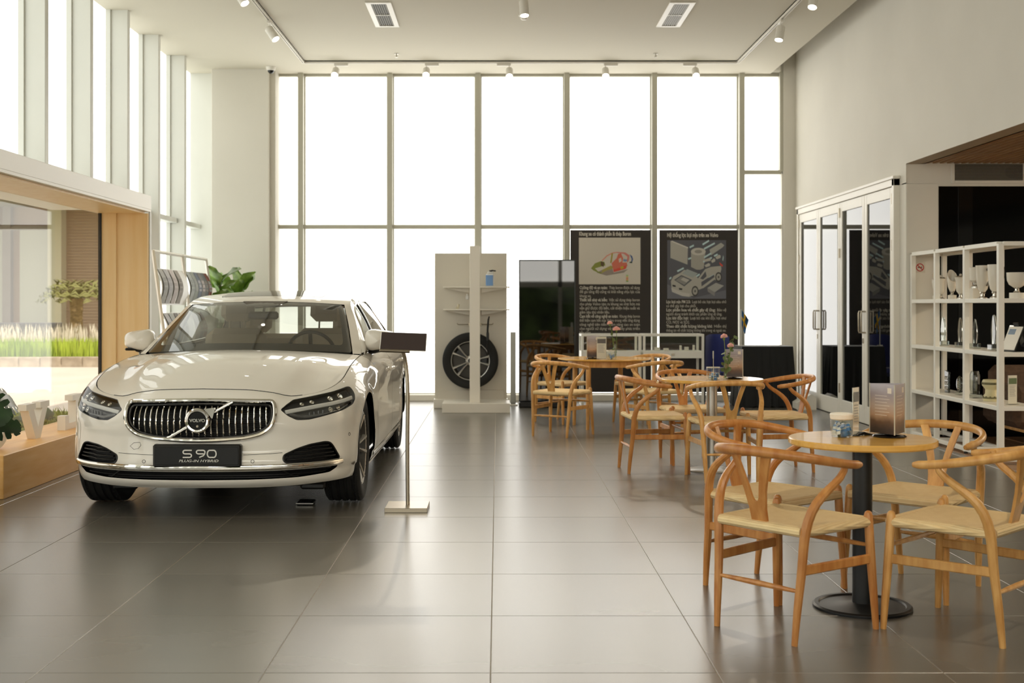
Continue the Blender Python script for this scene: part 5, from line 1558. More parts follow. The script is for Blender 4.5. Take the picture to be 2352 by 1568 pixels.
for r_, z in enumerate((1.62, 1.16)):
    for i, (c, y) in enumerate(mags):
        if r_ == 1 and i > 6: continue
        col = c if r_ == 0 else mags[(i * 3 + 1) % 10][0]
        nm = MN[i] if r_ == 0 else MN[(i * 3 + 1) % 10]
        o = thing('magazine', '%s magazine cover on the %s shelf of the white rack' % (nm, ('top', 'middle')[r_]), 'magazine', (-3.49, 13.70, 0), 0, 'magazines in the white rack')
        x0, _, _ = RK(0, z)
        def mg(u, v, k=0):
            ph = .05 + v * R(112) / 1.0; return (x0 - .012 + k + .058 * math.sin(PI * min(1, v * 1.05)) + .03 * v, y - .08 + .16 * u, z + .055 - .36 * v)
        g = G(); g.grid(3, 9, mg); g.build('cover', mat('mag_%d_%d' % (r_, i), rgb(*[int(q * .82) for q in col]), .6), o, recalc=False)
        g = G(); g.grid(2, 3, lambda u, v: mg(.15 + .7 * u, .25 + .35 * v, .0015)); g.build('cover_photo', mat('magp_%d' % (i % 5), rgb(*[max(0, q - 60) for q in col]), .6), o, recalc=False)

# plants
M_leaf = noisy(mat('fiddle_leaf', rgb(70, 110, 40), 0.35), rgb(70, 106, 40), rgb(146, 178, 78), (9, 9, 9), rand=.15)
M_leaf2 = noisy(mat('monstera_leaf', rgb(28, 54, 30), 0.35), rgb(22, 44, 26), rgb(42, 76, 36), (8, 8, 8))
M_stem = mat('plant_stem', rgb(96, 90, 52), .7)
def leaf_geo(L, W, droop, n=7):
    g = G()
    def f(u, v):
        w = W * math.sin(PI * min(1, v * .95 + .05)) ** .7 * (.75 + .45 * v); x = (2 * u - 1) * w
        return (x, L * v, .10 * L * abs(2 * u - 1) ** 1.5 - droop * L * v * v + .012 * math.sin(12 * v) * (2 * u - 1))
    g.grid(5, n, f); return g
lm = leaf_geo(.24, .10, .25).mesh('leaf', recalc=False); lm.materials.append(M_leaf)
def leafy_plant(name, label, loc, h, n, spread, group=None, r0=.0, seed=1):
    rr = random.Random(seed)
    t = thing(name, label, 'plant', loc, 0, group)
    g = G(); g.lathe([(.0001, 0), (.15, 0), (.19, .36), (.175, .36), (.165, .30), (.0001, .30)], 28); g.build('pot', M_white, t)
    g = G(); g.tube(curve3([(0, 0, .3), (.02, .01, h * .6), (.0, .0, h)], 10), list(np.linspace(.02, .008, 10)), 8); g.build('stem', M_stem, t)
    for i in range(n):
        z = h * (.45 + .55 * (i / n)); a = i * 2.4 + rr.random()
        r_ = spread * (1.05 - .6 * i / n) * (.5 + .5 * rr.random())
        o = link('leaf', lm, t, (math.cos(a) * r_ * .35, math.sin(a) * r_ * .35, z), (R(rr.uniform(25, 80)), R(rr.uniform(-30, 30)), a - PI / 2))
        s = rr.uniform(.8, 1.25); o.scale = (s, s, s)
    return t
leafy_plant('fiddle_leaf_fig', 'leafy green fiddle-leaf plant behind the car roof, nearer the column', (-3.36, 15.88, 0), 1.58, 34, .46, 'potted fig plants behind the car', seed=4)
leafy_plant('fiddle_leaf_fig', 'upright green plant beside the end of the magazine rack', (-3.38, 14.98, 0), 1.62, 22, .16, 'potted fig plants behind the car', seed=9)
# monstera at the picture edge
t = thing('monstera_plant', 'dark green split-leaf plant cut by the left picture edge', 'plant', (-3.08, 7.0, 0))
g = G(); g.lathe([(.0001, 0), (.14, 0), (.18, .34), (.165, .34), (.16, .28), (.0001, .28)], 28); g.build('pot', M_white, t)
def monstera(L, W):
    g = G(); n = 6
    wid = lambda v: W * math.sin(PI * min(1, .10 + .86 * v)) ** .7
    bend = lambda x, y: (x, y, -.42 * y * y / L - .25 * x * x / W + .02 * abs(x) / W)
    g.grid(5, 12, lambda u, v: bend((2 * u - 1) * wid(v) * .55, L * v))
    for sd in (1, -1):
        for k in range(n):
            v0, v1 = (k + .06) / n, (k + .80) / n; vm = (v0 + v1) / 2
            P = [(.50, v0), (.50, v1), (.80, v0 + .035), (.80, v1 + .03), (.98, vm + .01), (1.02, vm + .085)]
            q = [bend(sd * w_ * wid(min(1, v_)), L * min(1.02, v_)) for w_, v_ in P]
            g.add(q, [(0, 2, 3, 1), (2, 4, 5, 3)])
    return g
for (p, rz, rx, s) in (((-.17, .60, .60), -1.30, -.05, .80), ((-.12, .70, .72), -.45, .1, .8), ((-.15, .45, .70), -2.2, 0, .9), ((.0, .1, .8), -3.0, .2, .9), ((-.2, -.1, .75), 1.2, .2, .9)):
    o = monstera(.36 * s, .17 * s).build('leaf', M_leaf2, t, p, (rx, .85 if rz < 0 else -.6, rz), recalc=False)
    g = G(); g.tube(curve3([(0, 0, .28), (p[0] * .4, p[1] * .4, .6), p], 8), .006, 6); g.build('leaf_stem', M_stem, t)

# white block letters on the bench (they read from the street, so they are seen from behind)
def letter(ch, y, label):
    """letters face -x, so the word is mirrored from inside"""
    t = thing('block_letter', label, 'letter', (-3.50, y, .2945), 0, 'white block letters on the window bench')
    h, d = .27, .065
    M = Matrix.Rotation(R(90), 4, 'Z') @ Matrix.Rotation(R(90), 4, 'X')
    g = G()
    if ch == 'V': g.prism([(-.150, h), (-.150, h - .045), (-.125, h - .045), (-.030, 0), (.030, 0), (.125, h - .045), (.150, h - .045), (.150, h), (.030, h), (.030, h - .045), (.055, h - .045), (0, .085), (-.055, h - .045), (-.030, h - .045), (-.030, h)], -d / 2, d / 2, M)
    elif ch == 'L': g.prism([(-.140, 0), (.120, 0), (.120, .05), (.075, .05), (.075, h - .045), (.120, h - .045), (.120, h), (-.03, h), (-.03, h - .045), (.02, h - .045), (.02, .05), (-.085, .05), (-.085, .115), (-.140, .115)][::1], -d / 2, d / 2, M)
    else:
        o_ = [(.145 * math.cos(a), h / 2 + h / 2 * math.sin(a)) for a in np.linspace(0, 2 * PI, 41)[:-1]]; i_ = [(.085 * math.cos(a), h / 2 + (h / 2 - .055) * math.sin(a)) for a in np.linspace(0, 2 * PI, 41)[:-1]]
        g.prism(o_, -d / 2, d / 2, M, [i_])
    g.v = [(x, y * 1.55, z) for x, y, z in g.v]
    g.build('letter_body', M_white, t); return t
letter('O', 8.52, 'white block letter O at the near end of the window bench')
letter('V', 9.30, 'white block letter V on the wooden window bench')
letter('L', 10.10, 'white mirrored block letter L half hidden by the car lamp')
letter('O', 10.75, 'white block letter O on the bench behind the car')
letter('V', 11.38, 'white block letter V at the far end of the bench')

# ---- sign stand beside the car
t = thing('info_stand', 'slim metal stand with a tilted tablet beside the car', 'stand', (-.573, 7.86, 0))
G().box(-.135, .132, -.155, .135, 0, .028, .002).build('base_plate', M_satin, t)
g = G(); g.tube(curve3([(0, 0, .02), (-.002, 0, .5), (-.006, .002, .85), (-.018, -.004, .955), (-.03, -.03, 1.01)], 20), .0125, 14); g.build('pole', M_satin, t)
M = Matrix.Translation((-.025, -.04, 1.066)) @ Matrix.Rotation(R(2.0), 4, 'Y') @ Matrix.Rotation(R(-35), 4, 'X')
g = G(); g.box(-.146, .146, -.004, .005, -.068, .068, .004, M); tb_ = g.build('tablet', M_whitem, t)
g = G(); g.box(-.143, .143, -.0048, -.003, -.065, .065, 0, M); g.build('tablet_screen', mat('tablet_screen', rgb(66, 56, 54), .25), tb_)
g = G(); g.box(-.146, .045, -.012, .010, -.080, -.066, .003, M); g.build('tablet_holder', M_satin, t)
t = thing('floor_socket', 'black floor box with a silver rim under the front of the car', 'socket', (-1.255, 8.06, 0))
g = G(); g.box(-.05, .055, -.07, .07, 0, .018, .006); g.build('box_body', M_black, t); g = G(); g.box(-.047, .052, -.066, .066, .014, .021, .003); g.build('lid', M_gloss_black, t)
g = G(); g.tube([(-.052, -.072, .012), (.057, -.072, .012), (.057, .072, .012), (-.052, .072, .012)], .003, 6, closed=True); g.build('rim', M_steel, t)

# ================================================================ OUTSIDE THE BAY WINDOW
M_pave = noisy(mat('pavement', rgb(200, 188, 176), .8), rgb(192, 180, 168), rgb(206, 195, 184), (.5, .5, .5))
M_lawn = noisy(mat('lawn', rgb(126, 134, 60), .9), rgb(110, 116, 50), rgb(150, 150, 74), (6, 6, 6))
struct(G().box(-60, -4.35, -20, 28.9, -.35, -.15).build('pavement', M_pave), 'bright concrete pavement outside the bay window')
ks = struct(G().box(-30, -4.35, 29.16, 46, -.35, .06).build('ground_outside', M_lawn))
M_kerb = noisy(mat('kerb_stone', rgb(160, 146, 128), .85), rgb(130, 116, 100), rgb(182, 168, 150), (4, 4, 4), rand=.12)
km = G().box(-.245, .245, 0, .24, -.35, .085, .02).mesh('kerb_stone'); km.materials.append(M_kerb)
kb = struct(G().box(-30, -4.4, 28.92, 29.15, -.35, -.1).build('kerb', M_kerb), 'stained stone kerb of the planting bed')
for i in range(26): link('kerb_stone', km, kb, (-17.0 + .5 * i, 28.91, rng.uniform(-.012, .012)))
def blades(name, label, x0, x1, y0, y1, z, n, h, w, m, lean=.25, cat='grass'):
    g = G(); vs = []; fs = []
    X = rng.uniform(x0, x1, n); Y = rng.uniform(y0, y1, n); Hh = h * rng.uniform(.6, 1.2, n); A = rng.uniform(0, 2 * PI, n); Ln = rng.uniform(0, lean, n)
    for x, y, hh, a, l in zip(X, Y, Hh, A, Ln):
        dx, dy = math.cos(a), math.sin(a); b = len(vs)
        vs += [(x - dy * w, y + dx * w, z), (x + dy * w, y - dx * w, z), (x + dx * l * hh * .4 + dy * w * .7, y + dy * l * hh * .4 - dx * w * .7, z + hh * .6), (x + dx * l * hh * .4 - dy * w * .7, y + dy * l * hh * .4 + dx * w * .7, z + hh * .6), (x + dx * l * hh, y + dy * l * hh, z + hh)]
        fs += [(b, b + 1, b + 2, b + 3), (b + 3, b + 2, b + 4)]
    g.add(vs, fs); return tag(g.build(name, m, recalc=False, smooth=False), label, cat, kind='stuff')
M_grass = noisy(mat('bed_grass', rgb(140, 168, 40), .8), rgb(118, 150, 34), rgb(172, 190, 60), (.8, .8, .8))
M_plume = mat('grass_plume', rgb(216, 206, 188), .9)
blades('bed_grass', 'bright green grass growing in the kerbed bed outside', -17, -5, 29.2, 30.6, .06, 9000, .42, .012, M_grass)
blades('plume_grass', 'whitish feathery plumes above the green grass outside', -17, -5, 30.2, 31.2, .40, 1500, .42, .016, M_plume, .35)
t = thing('sago_palm', 'small palm with drooping fronds in the bed outside', 'palm', (-11.35, 33.2, .06))
M_trunk = noisy(mat('palm_trunk', rgb(120, 96, 64), .9), rgb(98, 78, 50), rgb(146, 118, 80), (8, 8, 14)); M_frond = mat('palm_frond', rgb(112, 112, 58), .7)
g = G(); g.lathe([(.0001, 0), (.19, 0), (.17, .5), (.16, 1.0), (.18, 1.42), (.0001, 1.46)], 20); g.build('trunk', M_trunk, t)
for i in range(32):
    a = 2 * PI * i / 32 + .1 * (i % 3); up = [.25, .45, .1][i % 3]; L_ = [1.0, .85, 1.05][i % 3]
    g = G()
    pts = curve3([(0, 0, 1.4), (L_ * .4 * math.cos(a), L_ * .4 * math.sin(a), 1.45 + up * .9), (L_ * .8 * math.cos(a), L_ * .8 * math.sin(a), 1.42 + up * .7), (L_ * math.cos(a), L_ * math.sin(a), 1.25 + up * .4)], 14)
    for k in range(13):
        p, q = Vector(pts[k]), Vector(pts[k + 1]); w_l = (.22 * math.sin(PI * (k + 1) / 15) + .03) * (.7 + .5 * ((k * 7 + i * 3) % 5) / 4); sd = Vector((-math.sin(a), math.cos(a), -.5 + .5 * ((i + k) % 3))); s2 = Vector((math.sin(a), -math.cos(a), -.6 + .5 * ((i * 2 + k) % 3)))
        for s3 in (sd, s2): g.add([p, p + (q - p) * .7, p + (q - p) * 1.0 + s3 * w_l], [(0, 1, 2)])
    g.build('frond', M_frond, t, recalc=False, smooth=False)
# facing building
b_ = thing('facing_building', 'pale building with louvred brown wall and grey shutters across the street', 'building', (-14.5, 45, 0))
M_bw = mat('louvre_brown', rgb(176, 150, 136), .7); M_bg = mat('shutter_grey', rgb(190, 188, 182), .6); M_bl = mat('soffit_lavender', rgb(150, 138, 140), .8); M_bc = mat('column_cream', rgb(214, 206, 192), .8)
G().box(-16, 16, .3, 4, -.3, 8).build('wall', M_bw, b_)
g = G()
for k in range(60): g.box(-1.6, 16, .27, .30, .0 + .11 * k, .085 + .11 * k)
tag(g.build('louvre', M_bw, b_, smooth=False), kind='stuff')
g = G(); g.box(-3.0, -1.85, .12, .3, -.3, 4.1); g.box(-7.5, -3.6, .12, .3, -.3, 4.1); g.build('shutter_panel', M_bg, b_)  # grey slabs imitate the back panes mirrored in the bay glass
G().box(-7.5, -1.85, .05, .12, 4.05, 4.20).build('shutter_rail', M_bl, b_)  # band imitates the mirrored transom of the back glazing
for x in (-3.6, -4.2): G().box(x, x + .3, .02, .3, -.3, 5.2).build('post', M_bl, b_)  # dark slabs imitate mirrored mullions, not posts of the building
G().box(-1.85, -1.35, -.25, .3, -.3, 5.6).build('column', M_bc, b_)  # pale slab imitates a mirrored mullion, not a building column
G().box(-16, 16, -3.2, .3, 4.9, 5.2).build('canopy_roof', M_bl, b_)
t = thing('planter_box', 'dark grey slatted planter beyond the grass outside', 'planter', (-13.9, 36.5, 0))
for k in range(5): G().box(-1.1, .9, -.3, .3, .32 * k * .5, .32 * k * .5 + .14, .01).build('board', mat('slate_board', rgb(86, 84, 90), .7), t)
# groundcover just outside the bench
M_gc = noisy(mat('groundcover', rgb(110, 124, 52), .8), rgb(92, 108, 40), rgb(150, 150, 78), (20, 20, 20))
struct(G().box(-6.2, -4.35, 6, 16.5, -.3, -.12).build('ground_strip', M_lawn))
blades('groundcover', 'low yellow-green groundcover right outside the bench', -6.1, -4.4, 7.5, 15.5, -.12, 6000, .14, .012, M_gc, .8)
for i, (x, y, r_) in enumerate(((-4.95, 12.4, .20), (-5.05, 13.1, .22), (-5.2, 14.0, .24))):
    t = thing('small_shrub', ['round clipped shrub outside, nearest the block letter V', 'round clipped shrub outside, middle of three', 'round clipped shrub outside, farthest of three'][i], 'shrub', (x, y, -.12), 0, 'clipped shrubs outside the bench')
    g = G(); vs = []; fs = []
    for k in range(420):
        v = Vector(rng.normal(size=3)); v.normalize(); v.z = abs(v.z); p = Vector((v.x * r_, v.y * r_, v.z * r_ * .95)) * rng.uniform(.82, 1.03); a = Vector(rng.normal(size=3)).normalized() * .025; c_ = v.cross(a).normalized() * .016; b0 = len(vs)
        vs += [p - a, p + c_, p + a, p - c_]; fs.append((b0, b0 + 1, b0 + 2, b0 + 3))
    g.add(vs, fs); g.build('foliage', M_gc, t, recalc=False, smooth=False)
    g = G(); g.tube([(0, 0, 0), (0, 0, r_ * .6)], .02, 6); g.ball((0, 0, r_ * .4), r_ * .75, 12, 6); g.build('stem', mat('shrub_core', rgb(60, 66, 30), .9), t)

# ================================================================ TROPHY SHELF AND ALCOVE
M_por = mat('white_porcelain', rgb(228, 222, 208), 0.2, coat=.4)
M_silverd = mat('dark_silver', rgb(140, 136, 128), 0.2, 1.0)
M_silver = mat('silver', rgb(206, 202, 194), 0.12, 1.0)
def crystal_mat():
    m = clear_glass('crystal', (.86, .9, .88, 1), 2.2); return m
M_crys = crystal_mat()
SX0, SX1 = 4.075, 4.425
SY = [10.045, 10.78, 11.50, 12.155]
SZ = [.025, .456, .896, 1.336, 1.80]
t = thing('shelf_unit', 'open white metal shelf unit holding trophies in front of the alcove', 'shelf', (0, 0, 0))
p = .044
for x in (SX0, SX1 - p):
    for i, y in enumerate(SY):
        G().box(x, x + p, y - p / 2, y + p / 2, .02, SZ[4], .002).build('post', M_whitem, t)
        if i < 4:
            G().cyl(.016, 0, .02, 14, (x + p / 2, y)).build('foot', M_black, t)
for k, z in enumerate(SZ):
    h = .036
    for x in (SX0, SX1 - p):
        for a, b in zip(SY[:-1], SY[1:]): G().box(x + .001, x + p - .001, a + p / 2, b - p / 2, z - h / 2 if k else z, z + h / 2 if k else z + h, .002).build('long_rail', M_whitem, t)
    for y in SY: G().box(SX0 + p, SX1 - p, y - p / 2 + .001, y + p / 2 - .001, z - h / 2 if k else z, z + h / 2 if k else z + h, .002).build('cross_rail', M_whitem, t)
    if k > 0:
        for a, b in zip(SY[:-1], SY[1:]): G().box(SX0 + p, SX1 - p, a + p / 2, b - p / 2, z + .004, z + .017, .001).build('shelf_board', M_white if k < 4 else M_white, t)
SH = [z + .0175 for z in SZ]
g_ = 'trophies on the top shelf'
def trophy(kind, x, y, s, label, group=g_, z=SH[3]):
    t = thing('trophy', label, 'trophy', (x, y, z), 0, group)
    if kind == 'slant':
        g = G(); g.lathe([(.0001, 0), (.040, 0), (.040, .040), (.0001, .04)], 28); g.build('plinth', M_por, t)
        g = G(); g.lathe([(.0001, .04), (.026, .04), (.014, .055), (.016, .068), (.028, .078), (.0001, .08)], 24); g.build('stem', M_silver, t)
        g = G(); pr = [(.022, .076), (.040, .12), (.047, .18), (.045, .25), (.040, .30)]
        sk = 28; vs = []; fs = []
        for k in range(sk):
            a = 2 * PI * k / sk
            for j, (r_, zz) in enumerate(pr):
                cut = .225 + 1.45 * r_ * math.sin(a); vs.append((r_ * math.cos(a), r_ * math.sin(a), min(zz, cut) if j > 1 else zz))
        n = len(pr)
        for k in range(sk):
            l = (k + 1) % sk
            for j in range(n - 1): fs.append((k * n + j, l * n + j, l * n + j + 1, k * n + j + 1))
        vs2 = [(x_ * .93, y_ * .93, z_) for x_, y_, z_ in vs]; m_ = len(vs)
        fs += [tuple(m_ + q for q in f[::-1]) for f in fs] + [(k * n + n - 1, ((k + 1) % sk) * n + n - 1, m_ + ((k + 1) % sk) * n + n - 1, m_ + k * n + n - 1) for k in range(sk)]
        g.add(vs, fs); g.build('cup', M_por, t)
    elif kind == 'lidded':
        g = G(); g.lathe([(.0001, 0), (.036, 0), (.036, .010), (.016, .022), (.012, .04), (.022, .052), (.0001, .054)], 28); g.build('stem', M_silver, t)
        g = G(); g.lathe([(.018, .05), (.038, .078), (.042, .12), (.043, .175), (.056, .205), (.052, .205), (.038, .172), (.0001, .10)], 32); g.build('cup', M_por, t)
        g = G(); g.lathe([(.050, .205), (.034, .215), (.010, .222), (.012, .236), (.0001, .24)], 24); g.build('lid', M_silver, t)
    elif kind == 'tall':
        g = G(); g.lathe([(.0001, 0), (.042, 0), (.042, .010), (.020, .024), (.018, .040), (.026, .05), (.022, .062), (.0001, .064)], 28); g.build('stem', M_silver, t)
        g = G(); g.lathe([(.022, .06), (.040, .085), (.052, .14), (.058, .22), (.061, .292), (.057, .292), (.050, .20), (.0001, .12)], 36); g.build('cup', M_por, t)
        g = G(); g.tube(curve3([(.02, -.057, .25), (.03, -.085, .27), (.035, -.09, .22), (.025, -.07, .14), (.015, -.05, .115)], 16), [.013] * 2 + [.012] * 12 + [.008] * 2, 8); g.build('handle', M_silverd, t)
        g = G(); put_text(g, '· · ·', .02, Matrix.Translation((-.062, .02, .235)) @ Matrix.Rotation(R(-90), 4, 'Z') @ Matrix.Rotation(R(90), 4, 'X'))
    elif kind == 'block':
        g = G(); g.box(-.05, .05, -.055, .055, 0, .095, .003); g.build('plinth', M_por, t)
        g = G(); g.lathe([(.0001, .095), (.042, .095), (.042, .11), (.022, .125), (.024, .145), (.034, .15), (.0001, .155)], 28); g.build('stem', M_silver, t)
        g = G(); g.lathe([(.034, .15), (.054, .165), (.057, .24), (.060, .278), (.056, .278), (.052, .20), (.0001, .18)], 32); g.build('cup', M_por, t)
        for s_ in (-1, 1):
            g = G(); g.tube(curve3([(0, s_ * .055, .25), (0, s_ * .075, .262), (0, s_ * .078, .235), (0, s_ * .056, .19)], 10), .006, 8); g.build('handle', M_silver, t)
    elif kind == 'bowl':
        g = G(); g.lathe([(.0001, 0), (.062, 0), (.062, .048), (.0001, .048)], 36); g.build('plinth', M_por, t)
        g = G(); g.lathe([(.0001, .048), (.034, .05), (.018, .066), (.016, .08), (.028, .092), (.0001, .094)], 28); g.build('stem', M_silver, t)
        g = G(); g.lathe([(.028, .09), (.064, .115), (.080, .15), (.084, .215), (.079, .215), (.074, .155), (.0001, .12)], 40); g.build('cup', M_por, t)
        g = G(); g.tube(curve3([(.03, -.078, .20), (.05, -.10, .225), (.055, -.105, .19), (.04, -.085, .14)], 12), .011, 8); g.build('handle', M_silverd, t)
    for c in t.children: c.scale = (s, s, s)
    return t
def yat(px, X): return X * 2830 / (px - 1143)
X_ = 4.25
trophy('slant', X_ + .02, yat(2146, X_), .95, 'slant-cut white vase trophy at the far end of the top shelf')
trophy('lidded', X_ - .02, yat(2165, X_), .97, 'white lidded cup trophy second from the far end of the top shelf')
trophy('slant', X_, yat(2187, X_), .98, 'slant-cut white vase trophy between two lidded cups')
trophy('lidded', X_, yat(2206, X_), .98, 'white lidded cup trophy in the middle of the top shelf')
trophy('block', X_ + .03, yat(2234, X_), 1.02, 'white cup with silver ears on a white block')
trophy('tall', X_, yat(2257, X_), 1.0, 'tall white cup with a silver handle beside the block trophy')
trophy('tall', X_, yat(2285, X_), 1.0, 'tall white cup behind the front corner post of the shelf')
trophy('bowl', 4.30, 10.20, 1.0, 'wide white bowl trophy at the near end of the top shelf')
gc_ = 'crystal awards on the shelf'
def crystal(kind, y, label, z, x=X_, s=1.0, mt=None):
    t = thing('crystal_award', label, 'award', (x, y, z), R(8), gc_); mt = mt or M_crys
    if kind == 'flame':
        g = G(); g.box(-.045, .045, -.035, .035, 0, .05, .006); g.build('base', M_crys, t)
        g = G(); prof = [(-.020, .05), (-.034, .13), (-.030, .20), (-.010, .27), (.004, .285), (.022, .24), (.034, .16), (.026, .05)]
        g.prism([(a, b) for a, b in prof], -.012, .012, Matrix.Rotation(R(90), 4, 'Z') @ Matrix.Rotation(R(90), 4, 'X')); g.build('blade', mt, t)
        g = G(); g.tube([(0, a * .98, b) for a, b in prof], .0035, 6, closed=False); g.build('bevel_edge', M_silver, t)
    elif kind == 'slab':
        g = G(); g.box(-.014, .014, -.042, .042, 0, .22, .006); g.prism([(-.042, .0), (.042, .0), (.042, .04), (-.042, .02)], -.013, .013, Matrix.Translation((0, 0, .205)) @ Matrix.Rotation(R(90), 4, 'Z') @ Matrix.Rotation(R(90), 4, 'X')); g.build('slab', mt, t)
        g = G()
        for k in range(3):
            for q in (-1, 1): g.tube([(-.0155, q * .016 + .012 * math.cos(a), .05 + .055 * k + .022 * math.sin(a)) for a in np.linspace(0, 2 * PI, 13)[:-1]], .003, 5, closed=True)
        g.build('engraving', M_silver, t)
    elif kind == 'disc':
        g = G(); g.box(-.03, .03, -.04, .04, 0, .03, .005); g.build('base', M_crys, t)
        g = G(); g.lathe([(.0001, -.010), (.046, -.010), (.052, 0), (.046, .010), (.0001, .010)], 32, Matrix.Translation((0, 0, .10)) @ Matrix.Diagonal((1, 1, 1.5, 1)) @ Matrix.Rotation(R(90), 4, 'Y')); g.build('disc', mt, t)
        g = G()
        for k in range(4): g.box(-.0165, -.0155, -.022, .022, .06 + .02 * k, .066 + .02 * k)
        g.build('engraving', M_silver, t)
    else:
        g = G(); g.box(-.05, .05, -.045, .045, 0, .035, .006); g.build('base', M_crys, t)
        g = G(); g.lathe([(.0001, .035), (.040, .035), (.044, .10), (.044, .205), (.030, .24), (.0001, .24)], 8); g.build('tower', mt, t)
        g = G(); g.box(-.002, .002, -.022, .022, .06, .20); g.build('inner_plate', M_silver, t)
    for c in t.children: c.scale = (s, s, s)
M_crysd = clear_glass('crystal_smoked', (.30, .32, .30, 1), 2.0); M_crysg = clear_glass('crystal_green', (.40, .46, .40, 1), 2.0)
crystal('flame', yat(2167, X_), 'oval crystal award on the second shelf, far bay', SH[2], s=.95)
crystal('flame', yat(2206, X_), 'crystal award half hidden by the second shelf post', SH[2], s=.95)
crystal('flame', yat(2240, X_), 'crystal award with a yellow gleam in the nearer bay of the second shelf', SH[2], s=.92)
crystal('flame', yat(2284, X_), 'largest bright crystal award beside the corner post', SH[2], s=1.06)
crystal('slab', yat(2176, X_), 'dark smoked crystal plaque with loop engraving on the third shelf', SH[1], s=.85, mt=M_crysd)
crystal('disc', yat(2204, X_), 'round greenish crystal plaque on the third shelf', SH[1], s=.98, mt=M_crysg)
crystal('tower', yat(2239, X_), 'clear eight-sided crystal tower on the third shelf', SH[1], s=1.0)
t = thing('blue_edged_card', 'thin card with a blue edge at the far bay of the third shelf', 'card', (X_, yat(2154, X_), SH[1])); G().box(-.004, .004, -.03, .03, 0, .15, .001).build('card', M_por, t); G().box(-.005, .005, -.032, -.028, 0, .15).build('blue_edge', mat('blue_label', rgb(96, 140, 196)), t)
t = thing('ceramic_drum', 'cream ceramic drum pot with dark patterned bands by the corner post', 'pot', (X_, yat(2277, X_), SH[1]))
M_cream = mat('cream_ceramic', rgb(212, 202, 158), .35)
g = G(); g.lathe([(.0001, 0), (.066, 0), (.070, .02), (.066, .045), (.052, .065), (.050, .10), (.064, .12), (.076, .135), (.076, .17), (.066, .185), (.0001, .187)], 40); g.build('pot_body', M_cream, t)
g = G(); g.lathe([(.0705, .022), (.0710, .030), (.0690, .036)], 40); g.lathe([(.0768, .142), (.0772, .152), (.0768, .162)], 40); g.build('pattern_band', mat('band_brown', rgb(110, 104, 70), .5), t, recalc=False)
g = G()
for k in range(12):
    a = 2 * PI * k / 12; g.ball((.0765 * math.cos(a), .0765 * math.sin(a), .152), (.008, .008, .005), 8, 5); g.ball((.069 * math.cos(a), .069 * math.sin(a), .04), (.008, .008, .004), 8, 5)
g.build('pattern_dot', mat('band_brown', rgb(110, 104, 70), .5), t); t.children[-1]['kind'] = 'stuff'
t = thing('photo_frame', 'black-backed easel frame with a printed sheet at the near end of the second shelf', 'frame', (4.24, 10.27, SH[2]), R(-78))
M = Matrix.Rotation(R(-24), 4, 'X')
g = G(); g.box(-.085, .115, -.006, .006, 0, .235, .002, M); g.build('frame_border', M_gloss_black, t)
g = G(); g.box(-.075, .105, -.0075, -.005, .012, .222, 0, M); g.build('printed_sheet', M_por, t); g = G(); g.box(-.06, .03, -.0082, -.007, .15, .20, 0, M); g.build('printed_picture', mat('print_blue', rgb(120, 140, 160), .4), t)
g = G(); g.box(-.02, .05, .10, .112, 0, .215, .002, Matrix.Translation((0, .06, 0)) @ Matrix.Rotation(R(22), 4, 'X')); g.build('easel_strut', M_gloss_black, t); G().box(-.10, .13, -.03, .20, 0, .006).build('foot_plate', M_gloss_black, t)
def leaflet(name, label, loc, rz, w, h, print_fn, group=None):
    t = thing(name, label, 'leaflet holder', loc, rz, group)
    G().box(-w / 2, w / 2, -.03, .03, 0, .005, .001).build('foot', M_glass, t)
    G().box(-w / 2, w / 2, -.0035, .0035, .005, h, .001).build('acrylic_sheet', M_glass, t)
    G().box(-w / 2 + .002, w / 2 - .002, -.001, .001, .007, h - .002).build('leaflet', M_por, t)
    print_fn(t, w, h); return t
def pr_basic(t, w, h, pic=(120, 130, 110), bars=7):
    for yy in (-1,):
        G().box(-w * .42, w * .42, yy * .0042, yy * .0036, h * .70, h * .90).build('printed_picture', mat('pp_%d_%d_%d' % pic, rgb(*pic), .5), t)
        g = G()
        for k in range(bars): g.box(-w * .36, w * (.30 - .12 * ((k * 5) % 3) / 2), yy * .0042, yy * .0036, h * (.62 - .055 * k), h * (.635 - .055 * k))
        tag(g.build('printed_text', mat('print_grey', rgb(150, 148, 142), .6), t, smooth=False), kind='stuff')
leaflet('leaflet_stand', 'leaflet in an acrylic stand at the near end of the third shelf', (4.27, 10.22, SH[1]), R(20), .095, .245, lambda t, w, h: pr_basic(t, w, h, (86, 104, 70)))
# no-smoking sign on the pier
t = thing('no_smoking_sign', 'small round red no-smoking sign on the beige pier', 'sign', ((2113 - 1143) * 12.18 / 2830, 12.183, H_EYE + (701 - 614) * 12.18 / 2830))
G().box(-.052, .052, -.002, .0015, -.052, .052, .001).build('plate', mat('sign_plate', rgb(206, 200, 186), .4), t)
M_red = mat('sign_red', rgb(176, 54, 50), .5); Mx = Matrix.Translation((0, -.0025, 0)) @ Matrix.Rotation(R(90), 4, 'X')
g = G(); o_ = [(.040 * math.cos(a), .040 * math.sin(a)) for a in np.linspace(0, 2 * PI, 33)[:-1]]; i_ = [(.031 * math.cos(a), .031 * math.sin(a)) for a in np.linspace(0, 2 * PI, 33)[:-1]]
g.prism(o_, 0, .001, Mx, [i_]); g.build('red_ring', M_red, t)
g = G(); g.box(-.033, .033, -.0045, .0045, .001, .002, 0, Mx @ Matrix.Rotation(R(-45), 4, 'Z')); g.build('red_bar', M_red, t)
